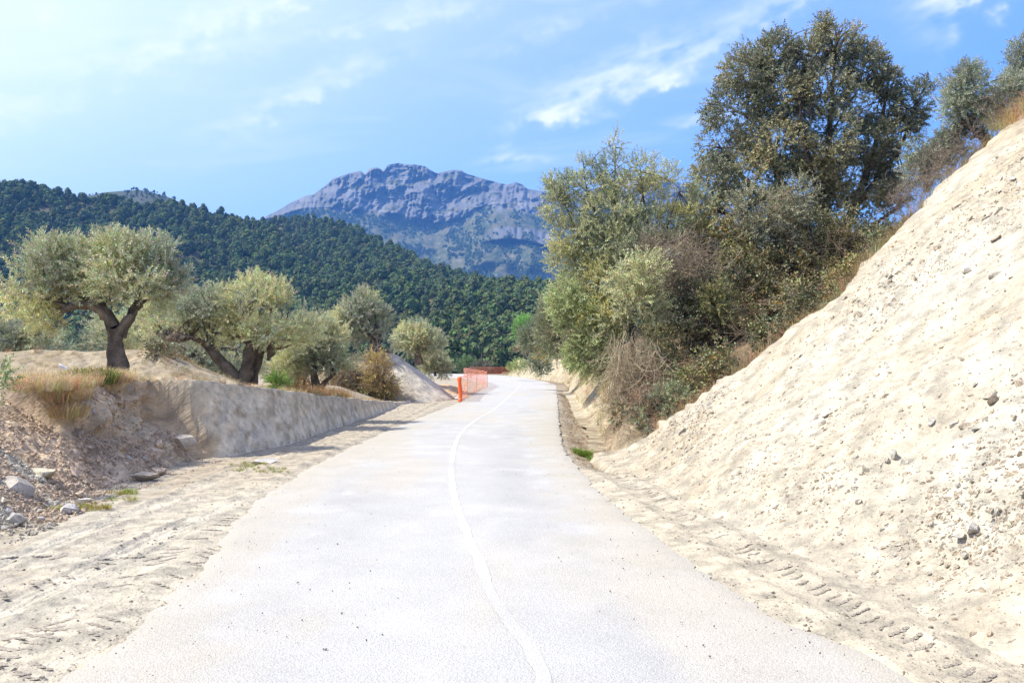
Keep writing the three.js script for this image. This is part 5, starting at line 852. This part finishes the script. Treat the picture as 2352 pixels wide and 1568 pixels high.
// ================================================================ GRASS, BUSHES AND THE NETTING ON THE LEFT
const onTerrace = (x, z) => terraceY(x, z) - 0.02;
{
  tufts('dry_grass', 'mat of golden-brown dead grass hanging over the bank top at far left', 'grass', [[-6.0, 1.2, -11.4, 0.3, 80, 0.7, 0.6, onTerrace], [-6.3, 1.2, -12.4, 0.45, 130, 0.72, 0.8, onTerrace], [-6.4, 1.2, -13.6, 0.5, 130, 0.7, 0.6, onTerrace], [-6.8, 1.25, -14.6, 0.6, 120, 0.7, 0.5, onTerrace], [-5.95, 1.05, -11.9, 0.16, 50, 0.75, 0.5], [-5.85, 0.85, -11.7, 0.14, 40, 0.7, 0.3]], straw, strawMat, 301, [[1, 0.95, 0.85], [0.85, 0.78, 0.68], [1.1, 1.0, 0.85]]);
  tufts('dry_grass', 'thin straw fringe along the top edge of the smooth dug bank', 'grass', Array.from({ length: 26 }, (_, i) => { const d = 14.4 + i * 0.62; return [footL(d) - 0.4 * topL(d) - 0.25, 0, -d, 0.22, 7, 0.45, 0.3, onTerrace]; }), straw, strawMat, 303, [[1, 0.95, 0.85], [0.8, 0.7, 0.6]]);
  tufts('dry_weeds', 'sparse dead weeds over the bare sandy heap and terrace between the two biggest olives', 'grass', [[-7.6, 1.4, -17.6, 1.5, 150, 0.42, 1.6, onTerrace], [-8.6, 1.4, -15.6, 1.6, 120, 0.4, 1.4, onTerrace], [-11.5, 1.7, -23.6, 3.2, 120, 0.5, 1.2, onTerrace], [-6.4, 1.2, -18.8, 0.8, 60, 0.4, 1.4, onTerrace]], straw, strawMat, 304, [[0.8, 0.72, 0.62], [0.62, 0.52, 0.42], [0.95, 0.88, 0.75]]);
  tufts('dry_grass', 'brownish dry grass around the small slim-trunked olive', 'grass', [[-5.2, 0.9, -22.6, 0.5, 60, 1.1, 0.9, onTerrace], [-5.6, 0.9, -24, 0.5, 60, 1.2, 1.2, onTerrace], [-4.9, 0.9, -25, 0.4, 40, 1.1, 1.0, onTerrace]], straw, strawMat, 305, [[0.85, 0.72, 0.6], [0.7, 0.55, 0.45]]);
  tufts('green_grass', 'green grass clump among the dead grass beside the large gnarled olive', 'grass', [[-6.25, 1.3, -13.3, 0.28, 44, 1.5, 0.25, onTerrace]], greenGrass, strawMat, 307, [[0.75, 0.85, 0.6], [0.9, 0.9, 0.7]]);
  const gnd = (x, z) => groundH(x, z);
  tufts('green_grass', 'yellowish grass patch beside the biggest boulder', 'grass', [[-4.62, 0, -9.45, 0.34, 90, 0.38, 0.16, gnd]], greenGrass, strawMat, 309, [[2.0, 1.5, 1.4], [1.4, 1.25, 1.0]]);
  tufts('green_grass', 'light green tufts at the rubble foot, right of the yellowish patch', 'grass', [[-4.62, 0.02, -10.6, 0.2, 22, 0.5, 0.12, gnd], [-4.42, 0, -10.1, 0.2, 12, 0.35, 0.12, gnd]], greenGrass, strawMat, 311, [[1.6, 1.4, 1.1]]);
  tufts('green_grass', 'thin green grass patch on the road shoulder below the smooth dug bank', 'grass', [[-4.05, 0, -13.6, 0.3, 30, 0.34, 0.22, gnd], [-3.7, 0, -13.0, 0.4, 30, 0.3, 0.24, gnd], [-3.4, 0, -12.6, 0.25, 18, 0.3, 0.12, gnd]], greenGrass, strawMat, 313, [[1.3, 1.25, 0.9], [1.7, 1.45, 1.1]]);
  tufts('green_grass', 'bright green weed clump in the ditch at the right road edge', 'grass', [[1.28, 0, -16.2, 0.16, 60, 0.75, 0.16, gnd], [1.4, 0, -15.6, 0.1, 20, 0.55, 0.1, gnd]], greenGrass, strawMat, 315, [[0.9, 1.15, 0.5]]);
  tufts('dry_litter', 'scattered dry grass and leaf litter on the dark soil of the right ditch', 'grass', Array.from({ length: 30 }, (_, i) => { const d = 14 + i * 1.1; return [(edgeR(d) + footB(d)) / 2 + 0.1, 0, -d, 0.35, 7, 0.3, 0.5, gnd]; }), straw, strawMat, 317, [[0.7, 0.6, 0.5], [0.5, 0.42, 0.35]]);
}
{
  const bush = (name, label, u, v, d, blobs, n, geos, mat, seed, tint, size, stems) => { const t = anchored(name, label, 'bush', u, v, d), base = t.position.clone(), bl = B(base, d, blobs); if (n) crown(t, 'leaves', mat, geos, bl, n, { seed, size, up: 0.4, jit: 0.9, core: 0.3, gap: 0.0, tint: () => tint }); if (stems) stemsIn(t, 'dead_stems', base, d, blobs, stems, seed + 1, deadCols, [0.6, 1.1], 0); return t; };
  bush('bush', 'brown half-dead bush with grey twigs on the shaded left side of the mound', 820, 905, 35.5, [[805, 880, 44, 30], [850, 890, 44, 26], [770, 890, 34, 24], [790, 856, 26, 18]], 520, brambleSprigs, oakLeaf, 321, [1.5, 1.25, 1.1], [1.2, 1.8], 420);
  bush('bush', 'golden-brown feathery shrub on the front of the mound', 870, 880, 35.0, [[872, 850, 26, 26], [880, 880, 26, 26], [860, 830, 18, 14], [895, 900, 20, 14]], 420, shrubSprigs, shrubLeaf, 323, [1.05, 0.8, 0.55], [1.2, 1.8], 220);
  bush('bush', 'low yellow-green tuft at the foot of the mound beside the golden-brown shrub', 905, 912, 35.2, [[908, 914, 16, 6], [842, 912, 18, 8]], 160, shrubSprigs, shrubLeaf, 325, [1.0, 0.95, 0.7], [1.0, 1.5], 0);
  bush('bush', 'reddish-tan dry bush between the second olive and the small slim-trunked olive', 675, 885, 25, [[670, 880, 34, 22], [700, 872, 24, 24], [650, 888, 20, 14]], 240, shrubSprigs, shrubLeaf, 327, [1.15, 0.78, 0.55], [0.9, 1.4], 200);
  bush('bush', 'bright green weed bush at the foot of the second olive', 637, 885, 22.5, [[636, 880, 18, 10]], 110, shrubSprigs, shrubLeaf, 329, [0.8, 1.15, 0.5], [0.8, 1.2], 0);
  bush('bush', 'small dark bush on the crest of the low earth heap behind the large gnarled olive', 360, 815, 18.4, [[362, 812, 16, 8]], 60, brambleSprigs, oakLeaf, 331, [1.1, 1.1, 1.1], [0.8, 1.2], 30);
  bush('bush', 'thin leafy stems poking in at the left edge above the rubble', 4, 880, 10.2, [[0, 860, 12, 26], [2, 890, 10, 18]], 70, shrubSprigs, shrubLeaf, 333, [0.6, 0.75, 0.6], [0.5, 0.8], 0);
  bush('bush', 'bluish scrub bush low behind the grey background olive', 130, 815, 44, [[110, 800, 30, 14], [60, 806, 34, 12], [150, 806, 16, 10]], 300, silverSprigs, oliveLeaf, 335, [0.7, 0.78, 0.8], [1.3, 2], 0);
  bush('bush', 'low scrub strip on the terrace left of the large gnarled olive', 190, 806, 46, [[175, 800, 22, 10], [200, 780, 20, 12], [160, 780, 24, 10], [215, 805, 18, 8]], 260, shrubSprigs, shrubLeaf, 337, [0.5, 0.6, 0.6], [1.2, 1.8], 0);
}
{ // crumpled white litter in the dead grass
  const g = new THREE.IcosahedronGeometry(0.03, 2), p = g.attributes.position; for (let i = 0; i < p.count; i++) { const v = V(p.getX(i), p.getY(i), p.getZ(i)), k = 1 + 0.9 * n3(v.x * 70, v.y * 50, v.z * 50); p.setXYZ(i, v.x * k * 0.6, v.y * k * 1.7, v.z * k * 0.9); } g.computeVertexNormals();
  const m = new THREE.Mesh(g, new THREE.MeshPhysicalMaterial({ name: 'white_plastic', color: new THREE.Color().setRGB(0.75, 0.76, 0.80), roughness: 0.35 })); m.name = 'litter'; tag(m, 'crumpled white plastic litter lying in the golden dead grass', 'litter'); m.position.copy(bearing(143, 842, 12.2)); m.rotation.set(0.2, 0.4, 0.95); put(m);
}
// ---------------------------------------------------------------- orange safety netting on iron stakes
const netMat = new THREE.MeshPhysicalMaterial({ name: 'orange_plastic_net', color: new THREE.Color().setRGB(0.92, 0.23, 0.06), roughness: 0.55, transmission: 0.35, thickness: 0, side: THREE.DoubleSide });
const ironMat = new THREE.MeshPhysicalMaterial({ name: 'rusty_iron', color: new THREE.Color().setRGB(0.16, 0.08, 0.05), roughness: 0.8, metalness: 0.3 });
function netting(label, pts, { h = 1, rows = 11, step = 0.11, w = 0.022, sag = 0.05, seed = 1, stakes = [], roll = false, group }) {
  const base = V(pts[0][0], 0, pts[0][1]), t = thing('safety_netting', label, 'netting', base, group), curve = new THREE.CatmullRomCurve3(pts.map(([x, z]) => V(x, 0, z).sub(base)), false, 'catmullrom', 0.1), len = curve.getLength(), n = Math.max(4, Math.round(len / step)), r = rng(seed);
  const P = (i, j) => { const s = i / n, c = curve.getPointAt(clamp(s)), span = (s * (stakes.length || 3)) % 1, dip = sag * 4 * span * (1 - span), y = 0.03 + (h - 0.03) * j / rows; return V(c.x + 0.05 * n2(i * 0.2, j * 0.3, seed), y - dip * (0.35 + 0.65 * j / rows) + 0.015 * n2(i * 0.35, j, seed), c.z + 0.04 * n2(i * 0.2, j * 0.3, seed + 5)); };
  const T = []; const quad = (a, b, c, d) => T.push([a, b, c], [a, c, d]);
  for (let j = 0; j <= rows; j++) for (let i = 0; i < n; i++) { const a = P(i, j), b = P(i + 1, j), k = V(0, (j === 0 || j === rows ? 1.6 : 1) * w * 0.5, 0); quad(a.clone().sub(k), b.clone().sub(k), b.clone().add(k), a.clone().add(k)); }
  for (let i = 0; i <= n; i++) for (let j = 0; j < rows; j++) { const a = P(i, j), b = P(i, j + 1), e = P(Math.min(n, i + 1), j).sub(P(Math.max(0, i - 1), j)).setY(0).normalize().multiplyScalar(w * 0.32); quad(a.clone().sub(e), a.clone().add(e), b.clone().add(e), b.clone().sub(e)); }
  part('netting', soup(T, T.map(() => [1, 1, 1])), netMat, t, 'stuff');
  for (const s of stakes) { const c = curve.getPointAt(s), m = part('stake', new THREE.CylinderGeometry(0.009, 0.009, h + 0.12, 6), ironMat, t); m.position.set(c.x + 0.012, (h + 0.12) / 2 - 0.04, c.z + 0.012); m.rotation.z = (r() - 0.5) * 0.08; }
  if (roll) { const prof = [[0.001, 0], [0.075, 0.02], [0.07, 0.1], [0.05, 0.16], [0.065, 0.24], [0.078, 0.5], [0.07, 0.75], [0.08, h - 0.02], [0.001, h + 0.02]].map(([x, y]) => new THREE.Vector2(x, y)); const g = new THREE.LatheGeometry(new THREE.SplineCurve(prof).getPoints(36).map((v) => new THREE.Vector2(Math.max(0.001, v.x), v.y)), 18), p = g.attributes.position; for (let i = 0; i < p.count; i++) { const a = Math.atan2(p.getZ(i), p.getX(i)), y = p.getY(i), k = 1 + 0.14 * Math.sin(a * 5 + y * 6) + 0.1 * n3(p.getX(i) * 30, y * 9, p.getZ(i) * 30); p.setX(i, p.getX(i) * k + 0.02 * Math.sin(y * 5)); p.setZ(i, p.getZ(i) * k); } g.computeVertexNormals(); part('rolled_netting', g, netRoll, t); }
  return t;
}
const netRoll = new THREE.MeshPhysicalMaterial({ name: 'bunched_orange_net', color: new THREE.Color().setRGB(0.90, 0.13, 0.02), roughness: 0.6 });
netting('nearest orange netting with a bunched roll at its road end', [[-2.12, -36.2], [-2.15, -42], [-2.05, -50], [-1.66, -59.5]], { seed: 3, stakes: [0.28, 0.62, 1], roll: true, sag: 0.03 });
netting('orange netting running back along the outside of the bend', [[-1.66, -59.6], [-2.3, -70], [-3.6, -84], [-5.5, -101]], { seed: 5, step: 0.2, rows: 8, w: 0.024, stakes: [0.2, 0.45, 0.7, 1] });
netting('farthest red-orange netting closing the view beyond the bend', [[-5.5, -101.5], [-5.9, -116], [-5.2, -128], [-2.2, -136], [0.8, -139]], { seed: 7, step: 0.24, rows: 8, w: 0.036, stakes: [0.25, 0.5, 0.75, 1], h: 1.05 });
// the heap of orange earth behind the netting and pale stones by it
{
  const g = grid(60, 40, (p, q) => { const x = lerp(-5.4, -2.2, p), z = lerp(-40, -56, q), r = Math.hypot((x + 3.7) / 1.5, (z + 47) / 7), y = 0.42 * sstep(1, 0.2, r) + 0.09 * fbm(x * 2, z * 1.2, 4, 811) * sstep(1.1, 0.7, r) - 0.03; const c = mixc([0.42, 0.25, 0.14], [0.44, 0.36, 0.27], clamp(0.5 + fbm(x * 1.5, z, 3, 815))); return [x, y, z, ...scale3(c, 1)]; });
  structure('earth_heap', g, dirtMat, 'low heap of orange-brown earth behind the nearest orange netting');
  const r = rng(8123), list = []; for (let i = 0; i < 420; i++) { const x = -5.2 + 2.9 * r(), z = -39 - 13 * r() * r(), s = 0.03 + 0.10 * r() * r(); list.push({ m: settle(new THREE.Matrix4(), V(x, groundH(x, z) + 0.3 * sstep(1, 0.2, Math.hypot((x + 3.7) / 1.5, (z + 47) / 7)) + s * 0.3, z), UP, s, r), c: grey(0.85 + 0.3 * r()) }); }
  scatter('rubble', toGrey.slice(0, 3), stoneMat, list, scene.children.find((c) => c.name === 'earth_heap'));
}
// ================================================================ PINES
function pineGeo(seed, H, Wd) {                                        // a rounded pine crown of many needle clumps round shaded gaps, about unit sizes in metres
  const r = rng(seed), T = [], K = [], blobs = [];
  const n = 9 + Math.floor(r() * 4);
  for (let i = 0; i < n; i++) { const t = (i + 0.4) / n, a = i * 2.4 + r(), w = Wd * 0.5 * (1 - 0.75 * t * t) * (0.35 + 0.5 * r()); blobs.push([V(Math.cos(a) * w * 0.85, H * (0.30 + 0.58 * t), Math.sin(a) * w * 0.85), Wd * (0.26 - 0.10 * t + 0.06 * r()), H * (0.15 - 0.03 * t)]); }
  for (const [c, rw, rh] of blobs) for (let i = 0; i < 46; i++) {
    const y = 2 * r() - 1, a = r() * 6.283, s = Math.sqrt(1 - y * y), q = 0.72 + 0.4 * r(), d = V(Math.cos(a) * s, y, Math.sin(a) * s), p = V(c.x + d.x * rw * q, c.y + d.y * rh * q, c.z + d.z * rw * q);
    const ax = V(r() - 0.5, r() - 0.5, r() - 0.5).cross(d).normalize(), ay = d.clone().cross(ax).add(d.clone().multiplyScalar((r() - 0.4) * 0.7)).normalize(), l = (0.26 + 0.24 * r()) * Wd / 4.5;
    const col = [0.112, 0.152, 0.06].map((x) => x * (0.7 + 0.6 * r()));
    T.push([p.clone().addScaledVector(ax, -l), p.clone().addScaledVector(ax, l * 0.7).addScaledVector(ay, -l * 0.4), p.clone().addScaledVector(ay, l * 1.3)]); K.push(col);
    if (i % 2) { T.push([p.clone().addScaledVector(ay, -l), p.clone().addScaledVector(ax, l), p.clone().addScaledVector(ax, -l * 0.5).addScaledVector(ay, l * 0.8)]); K.push(col); }
  }
  return soup(T, K);
}
const pineCrowns = [pineGeo(1, 7.0, 5.4), pineGeo(2, 7.8, 5.0), pineGeo(3, 6.0, 5.6), pineGeo(4, 7.2, 6.2), pineGeo(5, 8.4, 5.0)];
const pineTrunk = limb([V(0, -1, 0), V(0.1, 1.5, 0), V(0.0, 3.2, 0.1), V(0.15, 5.5, 0)], [0.17, 0.14, 0.11, 0.04], { seg: 3, side: 6, col: [0.10, 0.085, 0.07] });
{
  const r = rng(31337), spots = [];
  const sow = (at, u0, u1, n, t0, t1, size, dens) => { for (let i = 0, g = 0; i < n && g < n * 8; g++) { const u = lerp(u0, u1, r()), t = lerp(t0, t1, Math.pow(r(), 0.62)), P = at(u, t); if (dens && r() > dens(u, t, P)) continue; i++; P.y -= 0.5; const k = size * (0.42 + 0.95 * Math.pow(r(), 1.3)); spots.push({ P, k, d: Math.hypot(P.x, P.z), s: k / Math.hypot(P.x, P.z) }); } };
  const open = (u, t, P) => clamp(0.35 + 1.3 * sstep(-0.55, 0.0, fbm(P.x / 26, P.z / 40, 3, 901)));
  sow(hillA, -480, 760, 5000, 0.0, 1.12, 0.98, open);
  sow(hillB, 400, 1560, 5400, 0.05, 1.12, 0.88, open);
  sow(valley, 860, 1420, 560, 0.0, 0.86, 0.72, (u, t) => (u > 1000 ? 1 : 0.4));
  sow(valley, 640, 900, 90, 0.1, 0.7, 0.6);
  sow(farHill, 130, 520, 420, 0.2, 1.1, 0.5, (u, t, P) => sstep(0.0, 0.5, fbm(P.x / 30, P.z / 60, 3, 905) + 0.25));
  spots.sort((a, b) => b.s - a.s);
  const near = spots.slice(0, 240), rest = spots.slice(240);
  const tintOf = () => { const w = r(); const q = r(); return [0.7 + 0.5 * w, 0.75 + 0.45 * w, 0.85 + 0.25 * q]; };
  const protos = pineCrowns.map((g) => { const o = new THREE.Group(); part('trunk', pineTrunk, barkMat, o); part('crown', g, pineLeaf, o); return o; });
  near.forEach((s, i) => { const o = protos[i % 5].clone(); o.name = numbered('pine_tree'); tag(o, 'rounded green pine among the nearest trees of the pine wood across the valley', 'pine tree', 'pines of the wood across the valley'); o.position.copy(s.P); o.rotation.y = r() * 6.28; o.scale.set(s.k * (0.9 + 0.25 * r()), s.k, s.k * (0.9 + 0.25 * r())); scene.add(o); });
  const wood = new THREE.Group(); wood.name = 'pine_wood'; wood.userData = { kind: 'stuff', label: 'dense pine wood covering the hillsides' }; scene.add(wood);
  pineCrowns.forEach((g, k) => { const mine = rest.filter((_, i) => i % 5 === k), im = new THREE.InstancedMesh(g, pineLeaf, mine.length); im.name = 'pines'; im.userData.kind = 'stuff'; im.castShadow = im.receiveShadow = true; mine.forEach((s, i) => { tq.setFromAxisAngle(UP, r() * 6.28); im.setMatrixAt(i, new THREE.Matrix4().compose(s.P, tq, V(s.k * (0.9 + 0.25 * r()), s.k, s.k * (0.9 + 0.25 * r())))); im.setColorAt(i, new THREE.Color().setRGB(...tintOf())); }); wood.add(im); });
  const far = new THREE.InstancedMesh(pineCrowns[0], pineLeaf, 6500); far.name = 'mountain_scrub'; far.userData = { kind: 'stuff', label: 'scattered small trees on the lower slopes of the mountain' }; far.castShadow = far.receiveShadow = true;
  let c = 0; for (let g = 0; c < 6500 && g < 90000; g++) { const u = lerp(640, 1560, r()), t = 0.12 + 0.86 * r(); if (r() > sstep(-0.1, 0.5, fbm(u / 22, t * 14, 4, 911) * 0.9 + 0.12 + 0.3 * sstep(0.75, 0.95, t) * sstep(1100, 900, u))) continue; const P = mountainAt(u, t), k = 0.55 + 0.7 * r(); P.y -= 1; tq.setFromAxisAngle(UP, r() * 6.28); far.setMatrixAt(c, new THREE.Matrix4().compose(P, tq, V(k * 1.1, k, k * 1.1))); far.setColorAt(c, new THREE.Color().setRGB(...tintOf())); c++; }
  far.count = c; scene.add(far);
}
{ // trees one notices in the valley
  const tree = (label, cat, name, u, v, d, blobs, n, geos, mat, tint, size, seed) => { const t = anchored(name, label, cat, u, v, d), base = t.position.clone(), bl = B(base, d, blobs); part('trunk', limb([V(0, -1, 0), V(0, 1, 0), V(0.1, 3, 0)], [0.2, 0.16, 0.1], { seg: 3, side: 6, col: [0.10, 0.085, 0.07] }), barkMat, t); crown(t, 'crown', mat, geos, bl, n, { seed, size, up: 0.5, jit: 0.9, core: 0.4, gap: -0.1, freq: 0.5, tint: () => tint }); };
  tree('bright green round tree in front of the pine wood, near the right bushes', 'tree', 'green_tree', 1202, 790, 150, [[1202, 752, 19, 15], [1196, 764, 15, 12], [1212, 766, 14, 14], [1203, 738, 12, 8]], 620, shrubSprigs, shrubLeaf, [0.55, 0.95, 0.35], [3.2, 5], 931);
  tree('dark green rounded bush-like tree just behind the farthest orange netting', 'tree', 'green_tree', 1075, 858, 142, [[1075, 838, 19, 15], [1066, 848, 16, 12], [1088, 846, 16, 12]], 520, shrubSprigs, shrubLeaf, [0.34, 0.5, 0.3], [2.6, 4], 933);
  tree('greyish leafless-looking shrub beside the dark rounded tree behind the far netting', 'shrub', 'grey_shrub', 1106, 852, 140, [[1108, 842, 18, 9], [1098, 846, 12, 7]], 300, silverSprigs, oliveLeaf, [0.55, 0.52, 0.5], [2, 3], 935);
  for (const [u, v, d, k, label] of [[1035, 862, 165, 1.15, 'tall dark pine standing left of the far netting'], [1062, 860, 175, 1.0, 'dark pine right behind the rounded green tree by the far netting'], [1130, 858, 170, 1.0, 'dark pine at the middle of the far netting'], [1150, 858, 172, 0.9, 'dark pine nearest the right bank beyond the bend'], [1010, 864, 168, 1.0, 'dark pine seen just above the low bushy young olive'], [1095, 858, 185, 1.1, 'dark pine behind the greyish leafless-looking shrub']]) {
    const P = bearing(u, v, d), o = new THREE.Group(); P.y -= 1; part('trunk', pineTrunk, barkMat, o); part('crown', pineCrowns[Math.round(u) % 5], pineLeaf, o); o.name = numbered('pine_tree'); tag(o, label, 'pine tree'); o.position.copy(P); o.scale.setScalar(k); o.rotation.y = u; scene.add(o);
  }
}
renderer.render(scene, camera);
